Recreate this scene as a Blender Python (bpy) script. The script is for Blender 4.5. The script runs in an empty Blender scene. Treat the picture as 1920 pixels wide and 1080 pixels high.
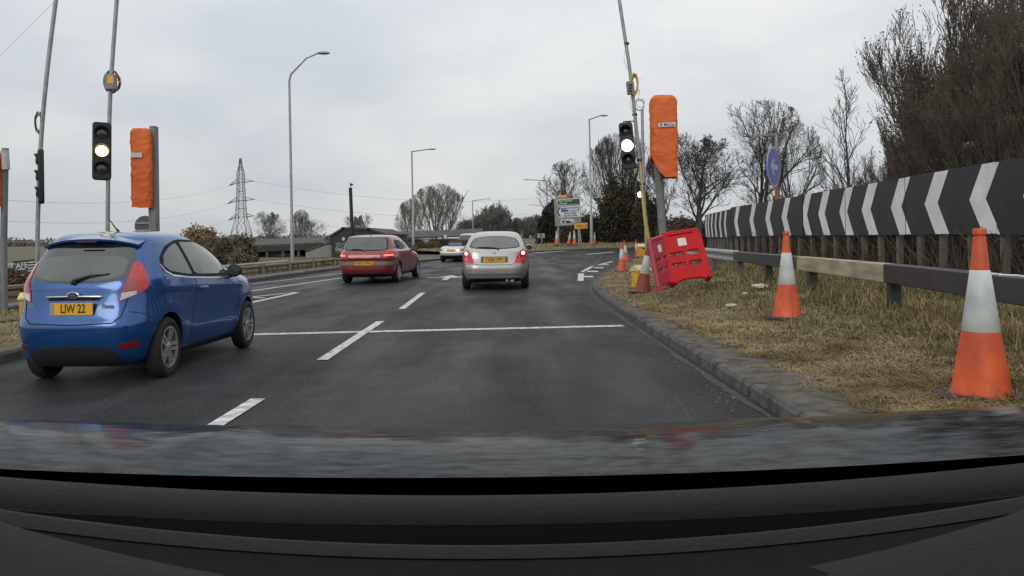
import bpy, bmesh, math, random
import numpy as np
from mathutils import Vector, Matrix, noise as mnoise
from mathutils.bvhtree import BVHTree
R = math.radians
scene = bpy.context.scene
COL = scene.collection
random.seed(7)
rng = np.random.default_rng(7)

# ------------------------------------------------------------------ camera
F, CX, CY, ROLL, CAMH = 1300.0, 960.0, 446.0, 0.014, 1.3
cam_d = bpy.data.cameras.new("camera"); cam = bpy.data.objects.new("camera", cam_d); COL.objects.link(cam)
cr, sr = math.cos(ROLL), math.sin(ROLL)
RV, UV, FV = Vector((cr, 0, -sr)), Vector((sr, 0, cr)), Vector((0, 1, 0))
CAMP = Vector((0, 0, CAMH))
M = Matrix((RV, UV, -FV)).transposed().to_4x4(); M.translation = CAMP
cam.matrix_world = M
cam_d.sensor_width = 36.0; cam_d.lens = 36.0 * F / 1920.0
cam_d.shift_y = -(540.0 - CY) / 1920.0
cam_d.clip_start = 0.05; cam_d.clip_end = 3000
scene.camera = cam

# ------------------------------------------------------------------ world and sun (flat bright overcast, thin broken cloud)
SUN_EL, SUN_AZ = R(24), R(205)
w = bpy.data.worlds.new("World"); scene.world = w; w.use_nodes = True
nt = w.node_tree; nt.nodes.clear(); N = nt.nodes.new; L = nt.links.new
out = N('ShaderNodeOutputWorld')
sky = N('ShaderNodeTexSky'); sky.sky_type = 'NISHITA'; sky.sun_disc = False
sky.sun_elevation = SUN_EL; sky.sun_rotation = SUN_AZ
bsky = N('ShaderNodeBackground'); bsky.inputs[1].default_value = 0.1; L(sky.outputs[0], bsky.inputs[0])
tc = N('ShaderNodeTexCoord'); mp = N('ShaderNodeMapping'); mp.inputs['Scale'].default_value = (1.0, 1.0, 2.6)
mp.inputs['Rotation'].default_value = (0.1, 0.25, 0.3)
L(tc.outputs['Generated'], mp.inputs[0])
n1 = N('ShaderNodeTexNoise'); n1.inputs['Scale'].default_value = 2.3; n1.inputs['Detail'].default_value = 5; n1.inputs['Roughness'].default_value = .5
L(mp.outputs[0], n1.inputs[0])
rp = N('ShaderNodeValToRGB'); L(n1.outputs[0], rp.inputs[0])
rp.color_ramp.elements[0].position = .38; rp.color_ramp.elements[0].color = (.555, .59, .635, 1)
rp.color_ramp.elements[1].position = .62; rp.color_ramp.elements[1].color = (.735, .74, .73, 1)
e = rp.color_ramp.elements.new(.48); e.color = (.62, .65, .67, 1)
sep = N('ShaderNodeSeparateXYZ'); L(tc.outputs['Generated'], sep.inputs[0])
mr = N('ShaderNodeMapRange'); mr.inputs[1].default_value = 0.0; mr.inputs[2].default_value = 1.0; mr.inputs[3].default_value = .80; mr.inputs[4].default_value = 1.6
L(sep.outputs[2], mr.inputs[0])
bcl = N('ShaderNodeBackground'); L(rp.outputs[0], bcl.inputs[0]); L(mr.outputs[0], bcl.inputs[1])
mx = N('ShaderNodeMixShader'); mx.inputs[0].default_value = .93
L(bsky.outputs[0], mx.inputs[1]); L(bcl.outputs[0], mx.inputs[2]); L(mx.outputs[0], out.inputs[0])
sd = bpy.data.lights.new("sun", 'SUN'); sd.energy = 0.55; sd.angle = R(25); sd.color = (1, .96, .9)
so = bpy.data.objects.new("sun", sd); COL.objects.link(so)
sdir = Vector((math.sin(SUN_AZ) * math.cos(SUN_EL), math.cos(SUN_AZ) * math.cos(SUN_EL), math.sin(SUN_EL)))
so.rotation_euler = sdir.to_track_quat('Z', 'Y').to_euler()
scene.view_settings.view_transform = 'Standard'; scene.view_settings.look = 'None'
scene.view_settings.exposure = 0.22; scene.view_settings.gamma = 1

# ------------------------------------------------------------------ terrain functions and view helpers
def sstep(a, b, x):
    t = min(1, max(0, (x - a) / (b - a))); return t * t * (3 - 2 * t)
def zr(y): return .4 * sstep(36, 58, y) + max(0, y - 58) * .004
def interp(tab, v):
    if v <= tab[0][0]: return tab[0][1]
    for (a, fa), (b, fb) in zip(tab, tab[1:]):
        if v <= b: return fa + (fb - fa) * (v - a) / (b - a)
    return tab[-1][1]
KT = [(-12, 1.9), (4.7, 1.88), (8.3, 1.82), (10.8, 1.8), (13.4, 1.78), (16.2, 1.86), (18.5, 2.1), (21, 2.6), (24, 3.3), (28, 4.2), (33, 5.2), (38, 6.8), (41, 8.6), (43.5, 12), (45, 18), (46, 40)]
LT = [(-12, -15.5), (6, -12.6), (10, -10.9), (14, -9.5), (18, -8.8), (22, -8.35), (32, -7.5), (37, -6.2), (42, -3.5), (46, -.8), (50, 2.6), (52.5, 7), (54, 13), (55.5, 30), (57, 70)]
def KX(y): return interp(KT, y)
def LX(y): return interp(LT, y)
def hv(x, y):                      # height of the roundabout verge
    d = x - KX(y) - .15
    if y > 30: d = min(d, (46.2 - y) * 2)
    return zr(y) + .115 + .2 * sstep(.2, 2.6, d) + .10 * sstep(5, 12, d) + (.025 * mnoise.noise((x * 1.3, y * 1.3, 0)) + .02 * mnoise.noise((x * 4, y * 4, 3))) * sstep(.05, .5, d)
def ray(px, py): return FV + RV * ((px - CX) / F) + UV * ((CY - py) / F)
def at(px, py, Y): return CAMP + ray(px, py) * Y
def gnd(px, py, h=0.0):
    d = ray(px, py); z = h
    for _ in range(12):
        t = (z - CAMH) / d.z; z = .5 * z + .5 * (zr(t) + h)
    t = (z - CAMH) / d.z
    p = CAMP + d * t; return p
def gY(px, Y, h=0.0):              # point on the road level at picture column px and depth Y
    z = zr(Y) + h
    x = ((px - CX) / F * Y + (z - CAMH) * sr) / cr
    return Vector((x, Y, z))

# ------------------------------------------------------------------ materials
MATS = {}
def mat(name, col, rough=.6, metal=0.0, var=.12, scale=6.0, bump=0.0, bscale=40.0, coat=0.0, col2=None, emit=None, estr=0.0, spec=.5, detail=4, ior=None, trans=0.0, stretch=None):
    if name in MATS: return MATS[name]
    m = bpy.data.materials.new(name); m.use_nodes = True; t = m.node_tree; b = t.nodes['Principled BSDF']
    b.inputs['Roughness'].default_value = rough; b.inputs['Metallic'].default_value = metal
    b.inputs['Coat Weight'].default_value = coat; b.inputs['Coat Roughness'].default_value = .05
    b.inputs['Specular IOR Level'].default_value = spec; b.inputs['Transmission Weight'].default_value = trans
    tcn = t.nodes.new('ShaderNodeTexCoord'); src = tcn.outputs['Object']
    if stretch:
        mpn = t.nodes.new('ShaderNodeMapping'); mpn.inputs['Scale'].default_value = stretch; t.links.new(src, mpn.inputs[0]); src = mpn.outputs[0]
    nz = t.nodes.new('ShaderNodeTexNoise'); nz.inputs['Scale'].default_value = scale; nz.inputs['Detail'].default_value = detail
    t.links.new(src, nz.inputs[0])
    cr_ = t.nodes.new('ShaderNodeValToRGB'); t.links.new(nz.outputs[0], cr_.inputs[0])
    c2 = col2 if col2 else tuple(min(1, c * (1 + var)) for c in col)
    c1 = col if col2 else tuple(c * (1 - var) for c in col)
    cr_.color_ramp.elements[0].position = .35; cr_.color_ramp.elements[0].color = (*c1, 1)
    cr_.color_ramp.elements[1].position = .65; cr_.color_ramp.elements[1].color = (*c2, 1)
    t.links.new(cr_.outputs[0], b.inputs['Base Color'])
    if ior: b.inputs['IOR'].default_value = ior
    if bump:
        nb = t.nodes.new('ShaderNodeTexNoise'); nb.inputs['Scale'].default_value = bscale; nb.inputs['Detail'].default_value = 3
        t.links.new(src, nb.inputs[0])
        bp = t.nodes.new('ShaderNodeBump'); bp.inputs['Strength'].default_value = bump; bp.inputs['Distance'].default_value = .02
        t.links.new(nb.outputs[0], bp.inputs['Height']); t.links.new(bp.outputs[0], b.inputs['Normal'])
    if emit:
        b.inputs['Emission Color'].default_value = (*emit, 1); b.inputs['Emission Strength'].default_value = estr
    MATS[name] = m; return m

# ------------------------------------------------------------------ mesh builder
class MB:
    def __init__(s): s.v = []; s.f = []; s.mi = []; s.cur = 0; s.sm = []; s.smooth = False
    def add(s, vs, fs):
        o = len(s.v); s.v.extend([tuple(v) for v in vs]); s.f.extend([tuple(i + o for i in f) for f in fs])
        s.mi.extend([s.cur] * len(fs)); s.sm.extend([s.smooth] * len(fs)); return s
    def box(s, c, size, rot=None, bev=0.0):
        hx, hy, hz = size[0] / 2, size[1] / 2, size[2] / 2
        if bev > 0:
            b = min(bev, hx * .9, hy * .9, hz * .9); vs = []; bm = bmesh.new(); bmesh.ops.create_cube(bm, size=1)
            for v in bm.verts: v.co = Vector((v.co.x * size[0], v.co.y * size[1], v.co.z * size[2]))
            bmesh.ops.bevel(bm, geom=bm.edges[:], offset=b, segments=2, affect='EDGES')
            bm.verts.ensure_lookup_table(); vs = [v.co.copy() for v in bm.verts]; fs = [tuple(v.index for v in f.verts) for f in bm.faces]; bm.free()
        else:
            vs = [Vector((x * hx, y * hy, z * hz)) for x in (-1, 1) for y in (-1, 1) for z in (-1, 1)]
            fs = [(0, 1, 3, 2), (4, 6, 7, 5), (0, 4, 5, 1), (2, 3, 7, 6), (0, 2, 6, 4), (1, 5, 7, 3)]
        if rot is not None: vs = [rot @ v for v in vs]
        c = Vector(c); return s.add([v + c for v in vs], fs)
    def tube(s, pts, r, n=8, cap=True, flat=None):
        pts = [Vector(p) for p in pts]; rs = r if isinstance(r, (list, tuple)) else [r] * len(pts)
        vs = []; fs = []; ref = Vector((0, 0, 1)); prev = None
        for i, p in enumerate(pts):
            t = (pts[min(i + 1, len(pts) - 1)] - pts[max(i - 1, 0)]).normalized()
            if prev is None:
                a = t.cross(Vector((0, 0, 1)) if abs(t.z) < .9 else Vector((1, 0, 0))).normalized()
            else:
                a = (prev - t * prev.dot(t)).normalized()
            prev = a; b = t.cross(a)
            for k in range(n):
                an = 2 * math.pi * k / n; vs.append(p + (a * math.cos(an) + b * math.sin(an)) * rs[i])
        m = len(pts)
        for i in range(m - 1):
            for k in range(n):
                fs.append((i * n + k, i * n + (k + 1) % n, (i + 1) * n + (k + 1) % n, (i + 1) * n + k))
        if cap: fs.append(tuple(range(n - 1, -1, -1))); fs.append(tuple((m - 1) * n + k for k in range(n)))
        q = s.smooth; s.smooth = True; s.add(vs, fs); s.smooth = q; return s
    def lathe(s, prof, n=24, mtx=None, cap=True):      # prof: list of (r, z)
        vs = []; fs = []
        for r, z in prof:
            for k in range(n):
                a = 2 * math.pi * k / n; vs.append(Vector((r * math.cos(a), r * math.sin(a), z)))
        for i in range(len(prof) - 1):
            for k in range(n): fs.append((i * n + k, i * n + (k + 1) % n, (i + 1) * n + (k + 1) % n, (i + 1) * n + k))
        if cap: fs.append(tuple(range(n - 1, -1, -1))); fs.append(tuple((len(prof) - 1) * n + k for k in range(n)))
        if mtx is not None: vs = [mtx @ v for v in vs]
        q = s.smooth; s.smooth = True; s.add(vs, fs); s.smooth = q; return s
    def prism(s, poly, mtx, d):                        # poly in local xy, extruded along local z from 0 to d
        n = len(poly); vs = [mtx @ Vector((x, y, 0)) for x, y in poly] + [mtx @ Vector((x, y, d)) for x, y in poly]
        fs = [tuple(range(n - 1, -1, -1)), tuple(range(n, 2 * n))] + [(i, (i + 1) % n, n + (i + 1) % n, n + i) for i in range(n)]
        return s.add(vs, fs)
    def quad(s, a, b, c, d): return s.add([a, b, c, d], [(0, 1, 2, 3)])
    def build(s, name, mats, parent=None, local=False, sharp=40):
        me = bpy.data.meshes.new(name)
        org = Vector((0, 0, 0))
        if parent is not None and not local:
            p = parent
            while p: org = org + p.location; p = p.parent
        me.from_pydata([(v[0] - org.x, v[1] - org.y, v[2] - org.z) for v in s.v], [], s.f)
        if not isinstance(mats, (list, tuple)): mats = [mats]
        for m in mats: me.materials.append(m)
        me.polygons.foreach_set('material_index', s.mi); me.polygons.foreach_set('use_smooth', s.sm)
        me.update()
        if any(s.sm): me.set_sharp_from_angle(angle=R(sharp))
        o = bpy.data.objects.new(name, me); COL.objects.link(o)
        if parent is not None: o.parent = parent
        return o
def link_mesh(name, me, mats, parent=None):
    if not isinstance(mats, (list, tuple)): mats = [mats]
    me.materials.clear()
    for m in mats: me.materials.append(m)
    o = bpy.data.objects.new(name, me); COL.objects.link(o)
    if parent is not None: o.parent = parent
    return o
def empty(name, loc, label, cat, group=None, rz=0.0):
    o = bpy.data.objects.new(name, None); COL.objects.link(o); o.location = loc; o.rotation_euler = (0, 0, rz)
    o.empty_display_size = .2
    o['label'] = label; o['category'] = cat
    if group: o['group'] = group
    return o
def tag(o, label, cat, group=None, kind=None):
    o['label'] = label; o['category'] = cat
    if group: o['group'] = group
    if kind: o['kind'] = kind
    return o
def structure(o): o['kind'] = 'structure'; return o
def copy_tree(o, parent=None):
    c = o.copy(); COL.objects.link(c)
    if parent is not None: c.parent = parent
    for ch in [x for x in bpy.data.objects if x.parent == o and x != c]: copy_tree(ch, c)
    return c
def chaikin(poly, q=.2, it=2):
    for _ in range(it):
        o = []
        for i, p in enumerate(poly):
            n = poly[(i + 1) % len(poly)]
            o.append((p[0] * (1 - q) + n[0] * q, p[1] * (1 - q) + n[1] * q)); o.append((p[0] * q + n[0] * (1 - q), p[1] * q + n[1] * (1 - q)))
        poly = o
    return poly
def rrect(w, h, r, cx=0, cy=0, n=5):
    o = []
    for sx, sy, a0 in ((1, 1, 0), (-1, 1, 90), (-1, -1, 180), (1, -1, 270)):
        for k in range(n + 1):
            a = R(a0 + 90 * k / n); o.append((cx + sx * (w / 2 - r) + r * math.cos(a), cy + sy * (h / 2 - r) + r * math.sin(a)))
    return o
def mesh_from_curve(cu):
    ob = bpy.data.objects.new("tmp", cu); COL.objects.link(ob)
    dg = bpy.context.evaluated_depsgraph_get(); dg.update()
    me = bpy.data.meshes.new_from_object(ob.evaluated_get(dg)); bpy.data.objects.remove(ob); bpy.data.curves.remove(cu); return me
def plate_mesh(outlines, thick, bevel=0.0):           # filled 2D shape with holes, xy plane, centred on z=0
    cu = bpy.data.curves.new("c", 'CURVE'); cu.dimensions = '2D'; cu.fill_mode = 'BOTH'; cu.extrude = max(1e-4, thick / 2 - bevel); cu.bevel_depth = bevel; cu.bevel_resolution = 2
    for ol in outlines:
        sp = cu.splines.new('POLY'); sp.points.add(len(ol) - 1); sp.use_cyclic_u = True
        for i, (x, y) in enumerate(ol): sp.points[i].co = (x, y, 0, 1)
    return mesh_from_curve(cu)
def text_mesh(s, size, thick=.002, sx=1.0):
    cu = bpy.data.curves.new("t", 'FONT'); cu.body = s; cu.size = size; cu.extrude = thick / 2; cu.align_x = 'CENTER'; cu.align_y = 'CENTER'; cu.offset = size * .012
    me = mesh_from_curve(cu)
    if sx != 1: me.transform(Matrix.Diagonal((sx, 1, 1, 1)))
    return me
def frame_mtx(origin, xdir, zdir=Vector((0, 0, 1))):   # local x along xdir, local y up, local z = x cross y
    x = Vector(xdir).normalized(); y = (Vector(zdir) - x * x.dot(Vector(zdir))).normalized(); z = x.cross(y)
    m = Matrix((x, y, z)).transposed().to_4x4(); m.translation = Vector(origin); return m
def put(name, me, m, mats, parent, local=False):       # transform a mesh into place under a parent with translation only
    org = Vector((0, 0, 0))
    if parent is not None and not local:
        p = parent
        while p: org = org + p.location; p = p.parent
    me.transform(Matrix.Translation(-org) @ m); return link_mesh(name, me, mats, parent)
# ------------------------------------------------------------------ ground, road, verges, kerbs
def road_material():
    m = mat('asphalt', (.040, .041, .043), ior=1.25, spec=.35, rough=.5, scale=60, var=.0, bump=.35, bscale=160)
    t = m.node_tree; b = t.nodes['Principled BSDF']
    tcn = t.nodes.new('ShaderNodeTexCoord')
    def noise(scale, det, stretch=None):
        s = tcn.outputs['Object']
        if stretch:
            q = t.nodes.new('ShaderNodeMapping'); q.inputs['Scale'].default_value = stretch; t.links.new(s, q.inputs[0]); s = q.outputs[0]
        n = t.nodes.new('ShaderNodeTexNoise'); n.inputs['Scale'].default_value = scale; n.inputs['Detail'].default_value = det; t.links.new(s, n.inputs[0]); return n.outputs[0]
    def ramp(src, p0, c0, p1, c1):
        r = t.nodes.new('ShaderNodeValToRGB'); t.links.new(src, r.inputs[0]); r.color_ramp.elements[0].position = p0; r.color_ramp.elements[1].position = p1
        r.color_ramp.elements[0].color = (c0, c0, c0, 1); r.color_ramp.elements[1].color = (c1, c1, c1, 1); return r.outputs[0]
    def mul(a, c):
        x = t.nodes.new('ShaderNodeMix'); x.data_type = 'RGBA'; x.blend_type = 'MULTIPLY'; x.inputs[0].default_value = 1
        t.links.new(a, x.inputs[6]); t.links.new(c, x.inputs[7]); return x.outputs[2]
    agg = ramp(noise(95, 3), .40, .35, .64, 2.5)
    patch = ramp(noise(.6, 8), .35, .75, .68, 1.25)
    track = ramp(noise(1.0, 4, (1.4, .05, 1)), .38, .76, .62, 1.22)
    base = t.nodes.new('ShaderNodeRGB'); base.outputs[0].default_value = (.024, .0245, .0255, 1)
    grit = ramp(noise(38, 2), .36, .62, .66, 1.5); blot = ramp(noise(2.6, 6), .40, .86, .60, 1.14)
    c = mul(mul(mul(mul(mul(base.outputs[0], agg), patch), track), grit), blot)
    t.links.new(c, b.inputs['Base Color'])
    rr = ramp(noise(.9, 6, (1.2, .3, 1)), .36, .42, .64, .66); t.links.new(rr, b.inputs['Roughness'])
    return m
M_ROAD = road_material()
M_KERB = mat('kerb_concrete', (.075, .072, .067), rough=.9, var=.45, scale=7, bump=.5, bscale=70)
M_DIRT = mat('verge_dirt', (.050, .042, .032), rough=.95, scale=7, col2=(.13, .112, .085), bump=1.0, bscale=45, detail=9)
M_STRAW = mat('verge_soil', (.17, .135, .075), rough=.95, scale=2.2, col2=(.115, .10, .05), bump=.8, bscale=25, detail=8)
M_PAVE = mat('pavement', (.12, .12, .115), rough=.85, var=.2, scale=3, bump=.3, bscale=50)
M_LINE = mat('road_paint', (.30, .30, .29), rough=.7, scale=11, col2=(.68, .68, .65), detail=9)
M_EARTH = mat('rough_grass', (.085, .075, .045), rough=.95, scale=.6, col2=(.12, .105, .06), bump=.6, bscale=8, detail=8)

def sheet(name, rows, m, smooth=True):      # rows of equal numbers of points
    b = MB(); b.smooth = smooth; n = len(rows[0])
    vs = [p for r in rows for p in r]
    fs = [(i * n + k, i * n + k + 1, (i + 1) * n + k + 1, (i + 1) * n + k) for i in range(len(rows) - 1) for k in range(n - 1)]
    b.add(vs, fs); return structure(b.build(name, m, sharp=180))
def frange(a, b, n): return [a + (b - a) * i / (n - 1) for i in range(n)]
# ground sheet to the horizon (lower beyond the left wall)
def gz(x, y):
    base = zr(min(y, 400)) - .03
    if y < 57:
        d = (LX(y) - 1.9) - x
        return base + (0.10 if d > 0 else 0) * sstep(0, .3, d) - 1.75 * sstep(1.5, 9, d) * (1 - sstep(34, 46, y))
    return base + .2 * sstep(57, 60, y) - 1.95 * sstep(-4, -16, x) * (1 - sstep(300, 500, y))
ys = frange(-30, 70, 90) + [80, 95, 110, 140, 180, 240, 320, 450, 700, 1200, 2000]
xs = [-1500, -900, -500, -300, -200, -130, -90, -70, -55, -45] + frange(-38, 10, 80) + [14, 20, 30, 45, 70, 110, 200, 400, 900, 1500]
sheet('ground', [[Vector((x, y, gz(x, y))) for x in xs] for y in ys], M_EARTH)
ys = frange(-8, 54, 90) + frange(54.3, 56.6, 10)
sheet('road', [[Vector((x, y, zr(y))) for x in [LX(y) + (60 - LX(y)) * (k / 40) ** 1.5 for k in range(41)]] for y in ys], M_ROAD)

def arc_resample(pts, step):
    pts = [Vector(p) for p in pts]; out = [pts[0].copy()]; carry = 0
    for a, b in zip(pts, pts[1:]):
        l = (b - a).length; d = step - carry
        while d <= l: out.append(a + (b - a) * (d / l)); d += step
        carry = l - (d - step)
    return out
def smooth_line(pts, it=2):
    pts = [Vector(p) for p in pts]
    for _ in range(it):
        o = [pts[0]]
        for a, b in zip(pts, pts[1:]): o += [a * .75 + b * .25, a * .25 + b * .75]
        o.append(pts[-1]); pts = o
    return pts
def kerb(name, line, side, width=.15, step=.9, h=.12, joint=.012, closed=False):
    b = MB(); P = arc_resample(line, step / 3); k = 0; off = 0
    for i, (a, c) in enumerate(zip(P, P[1:])):
        if i % 3 == 0: off = random.uniform(-.006, .006); 
        t = (c - a).normalized(); nrm = Vector((t.y, -t.x, 0)) * side
        a2 = a + t * (joint if i % 3 == 0 else 0); za, zc = zr(a2.y), zr(c.y)
        prof = [(0, -.03), (.012, h - .03 + off), (.04, h + off), (width, h + off), (width, -.03)]
        # normals along the line for mitred joints
        tp = (P[i + 1] - P[max(i - 1, 0)]).normalized(); tn = (P[min(i + 2, len(P) - 1)] - P[i]).normalized()
        na = Vector((tp.y, -tp.x, 0)) * side; nc = Vector((tn.y, -tn.x, 0)) * side
        va = [Vector((a2.x, a2.y, za + z)) + na * d for d, z in prof]; vc = [Vector((c.x, c.y, zc + z)) + nc * d for d, z in prof]
        m = len(prof); fs = [(j, j + 1, m + j + 1, m + j) for j in range(m - 1)] + [tuple(range(m - 1, -1, -1)), tuple(range(m, 2 * m))]
        b.add(va + vc, fs)
    return structure(b.build(name, M_KERB))
kl = smooth_line([(KX(y), y, 0) for y in (-8, 4.7, 8.3, 10.8, 13.4, 16.2, 18.5, 21, 24, 28, 33, 38, 41, 43.5)] + [(18, 45, 0), (40, 46, 0)], 2)
kerb('kerb', kl, 1, width=.16, joint=.02)
KS = kl
# refine KX with the smoothed line so verge and kerb agree
KT = sorted([(p.y, p.x) for p in kl])
ll = smooth_line([(x, y, 0) for y, x in LT[1:]], 2)
kerb('kerb', ll, -1)
LT = sorted([(p.y, p.x) for p in ll])
LT = [(-12, -15.5)] + LT
# right verge (the roundabout island)
ys = frange(-6, 30, 150) + frange(30.3, 45.9, 60)
rows = []
for y in ys:
    kx = KX(y) + .14
    rows.append([Vector((x, y, hv(x, y))) for x in [kx + (46 - kx) * (k / 70) ** 2.6 for k in range(71)]])
sheet('verge', rows, M_STRAW)
# muddy margin behind the kerb
rows = []
for y in frange(0, 26, 160):
    kx = KX(y) + .15
    wd = interp([(0, .62), (6, .50), (8, .36), (11, .22), (14, .12), (26, .08)], y) + .10 * mnoise.noise((0, y * 2.1, 9)) + .06 * mnoise.noise((0, y * 7, 5))
    rows.append([Vector((kx + wd * k / 7, y, hv(kx + wd * k / 7, y) + .006 * math.sin(math.pi * min(1, k / 7)) + .001 - (.012 if k == 7 else 0))) for k in range(8)])
sheet('dirt_margin', rows, M_DIRT)
# gutter: fine grit along the kerb foot
rows = []
for y in frange(0, 24, 120):
    kx = KX(y) + .01; wd = .10 + .06 * mnoise.noise((3, y * 1.7, 1)) + .12 * sstep(9, 5, y) if 0 else .11 + .07 * mnoise.noise((3, y * 1.7, 1))
    rows.append([Vector((kx - wd * k / 3, y, zr(y) + .006 - .003 * k / 3)) for k in range(4)])
sheet('gutter', rows, mat('gutter_grit', (.040, .040, .039), rough=.9, scale=18, col2=(.065, .063, .06), detail=8, bump=.4, bscale=90))
# left / far side: pavement then grass, as strips beside the kerb
b = MB(); b.smooth = True
PL = arc_resample(ll, .8)
def strip(name, offs, m, y0, y1):
    rows = []
    for i, p in enumerate(PL):
        if p.y < y0 or p.y > y1: continue
        t = (PL[min(i + 1, len(PL) - 1)] - PL[max(0, i - 1)]).normalized(); n = Vector((-t.y, t.x, 0))
        rows.append([Vector((p.x + n.x * d, p.y + n.y * d, zr(p.y) + h)) for d, h in offs])
    return sheet(name, rows, m)
strip('pavement', [(.14, .112), (.82, .125)], M_PAVE, -10, 44)
strip('verge', [(.81, .12), (1.2, .13), (1.8, .10), (2.8, .0)], M_EARTH, -10, 44)
strip('verge', [(.14, .112), (.8, .20), (2.5, .32), (6, .42), (11, .38), (12, -.2)], M_STRAW, 43.5, 60)
# splitter island on the left with the posts
isl = [(-5.45, -6), (-5.55, 4), (-5.62, 8), (-5.72, 11), (-5.85, 13), (-6.15, 14.2), (-6.7, 14.7), (-7.4, 14.4), (-8.3, 13.3), (-9.0, 11.6), (-9.9, 9), (-11, 6), (-13, 0), (-14, -6)]
il = smooth_line([(x, y, 0) for x, y in isl], 2)
kerb('kerb', il, -1)
c0 = Vector((-7.4, 11.5, 0))
bi = MB(); bi.smooth = True
ring = [p for p in arc_resample(il, .5)]
cent = [Vector((-9, -6, .16))]
rows = []
for p in ring:
    q = Vector((-7.35 if p.y > 10 else interp([(-6, -9.7), (4, -8.6), (10, -7.6)], p.y), min(p.y, 12.6), 0))
    if p.y <= 12.6: q.y = p.y
    rows.append([Vector((p.x + (q.x - p.x) * f, p.y + (q.y - p.y) * f, .11 + .07 * sstep(.1, .6, f))) for f in (0.06, .2, .4, .7, 1)])
sheet('splitter_island', rows, M_STRAW)

# ------------------------------------------------------------------ road markings
b = MB()
def mark(pts, h=.004): b.add([Vector((p.x, p.y, zr(p.y) + h)) for p in pts], [tuple(range(len(pts)))])
def line_w(p, q, w, h=.004, n=8):
    p, q = Vector((p[0], p[1], 0)), Vector((q[0], q[1], 0)); t = (q - p).normalized(); s = Vector((-t.y, t.x, 0)) * w / 2
    for i in range(n):
        a = p.lerp(q, i / n); c = p.lerp(q, (i + 1) / n); mark([a - s, c - s, c + s, a + s], h)
def pxline(a, c, w, h=.004, n=6):
    A, C_ = gnd(*a), gnd(*c); line_w(A, C_, w, h, n)
pxline((468, 627.5), (1169, 611), .17)
for a, c in (((383, 812), (484, 749)), ((604, 676), (714, 603)), ((753, 580), (793, 549.5))): pxline(a, c, .125, .0085)
x0 = gnd(383, 812)
line_w((x0.x - .02, .2), (x0.x, 1.4), .125)
# dark sealed joints across and along the lanes
bs_ = MB(); b, b_keep = bs_, b
def wob(p, q, w, n=40, a=.03):
    P = [Vector((p[0] + (q[0] - p[0]) * k / n + a * mnoise.noise((k * .37, p[0], 2)), p[1] + (q[1] - p[1]) * k / n + a * mnoise.noise((k * .29, p[1], 7)), 0)) for k in range(n + 1)]
    for u, v in zip(P, P[1:]):
        t = (v - u).normalized(); s = Vector((-t.y, t.x, 0)) * w / 2; mark([u - s, v - s, v + s, u + s], .002)
kf = [p for p in arc_resample(kl, .25) if 0 < p.y < 34]
for u, v in zip(kf, kf[1:]):
    t = (v - u).normalized(); s = Vector((-t.y, t.x, 0)); w1, w2 = [.012 + .022 * abs(mnoise.noise((q.x * 3, q.y * 3, 4))) for q in (u, v)]
    P = [u + s * .0, v + s * .0, v + s * (w2 + .012), u + s * (w1 + .012)]; b.add([Vector((q.x, q.y, zr(q.y) + .0085)) for q in P][::-1], [(0, 1, 2, 3)])
wob((.9, 4.2), (1.86, 4.75), .015); wob((1.1, 3.2), (1.3, 5.6), .012); wob((-5.3, 16.9), (-3.2, 25), .05, a=.06); wob((2.6, 25), (6.2, 47), .07, a=.1)
structure(b.build('road_joints', mat('bitumen_seal', (.008, .008, .009), rough=.5))); b = b_keep
# splitter hatching
line_w((-5.60, 14.3), (-5.40, 17.4), .15); line_w((-6.8, 15.0), (-5.46, 17.5), .12)
line_w((-6.35, 15.4), (-5.75, 15.2), .12, n=1); line_w((-6.05, 16.1), (-5.68, 15.9), .12, n=1)
# left carriageway lines
pxline((470, 546), (640, 521), .13); pxline((470, 533), (645, 512), .10); pxline((0, 606), (42, 610), .2)
# direction arrow ahead
A = gnd(841, 520); mark([A + Vector(v) for v in ((-.10, -1.5, 0), (.10, -1.5, 0), (.10, .2, 0), (-.10, .2, 0))])
mark([A + Vector(v) for v in ((-.35, .2, 0), (.35, .2, 0), (0, 1.3, 0))]); mark([A + Vector(v) for v in ((.12, -.5, 0), (.55, .1, 0), (.7, .6, 0), (.35, .4, 0), (.12, .1, 0))])
mark([A + Vector(v) for v in ((-.75, -.1, 0), (-.12, -.1, 0), (-.12, .15, 0), (-.75, .15, 0))])
# give-way block and edge dashes beside the island nose
def pxq(*c): mark([gnd(*p) for p in c])
pxq((1083, 527), (1094, 527), (1095, 513), (1084, 513))
pxq((1088, 510), (1094, 510), (1114, 500), (1106, 500)); pxq((1120, 496.5), (1126, 497), (1150, 490.5), (1146, 490))
pxq((1094, 520), (1112, 520), (1113, 517.5), (1095, 517.5)); pxq((1102, 510), (1122, 510), (1121, 508), (1101, 508)); pxq((1115, 503), (1132, 503), (1131, 501.5), (1114, 501.5)); pxq((1128, 496.8), (1142, 496.8), (1141, 495.6), (1128, 495.6))
pxline((1100, 477), (1150, 472.5), .3); pxline((998, 474.5), (1060, 470.5), .3); pxline((1000, 470), (1040, 467.5), .35)
structure(b.build('road_markings', M_LINE))
# grit and small stones in the margin
b = MB(); mst = mat('stone_grit', (.20, .185, .165), rough=.9, scale=3, col2=(.08, .075, .07))
for _ in range(900):
    y = random.uniform(2.2, 12) ** 1.0; x = KX(y) + random.choice((random.gauss(.5, .3), random.gauss(-.12, .12), random.gauss(.7, .4)))
    if x < KX(y) - .5 or KX(y) < x < KX(y) + .25: continue
    z = hv(x, y) + .006 if x > KX(y) else .006
    s = random.uniform(.004, .014); a = random.uniform(0, 3)
    b.box((x, y, z), (s * 1.6, s, s * .8), Matrix.Rotation(a, 3, 'Z'))
o = b.build('gravel', mst); tag(o, 'fine loose gravel strewn along the kerb edge', 'gravel', kind='stuff')
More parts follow.
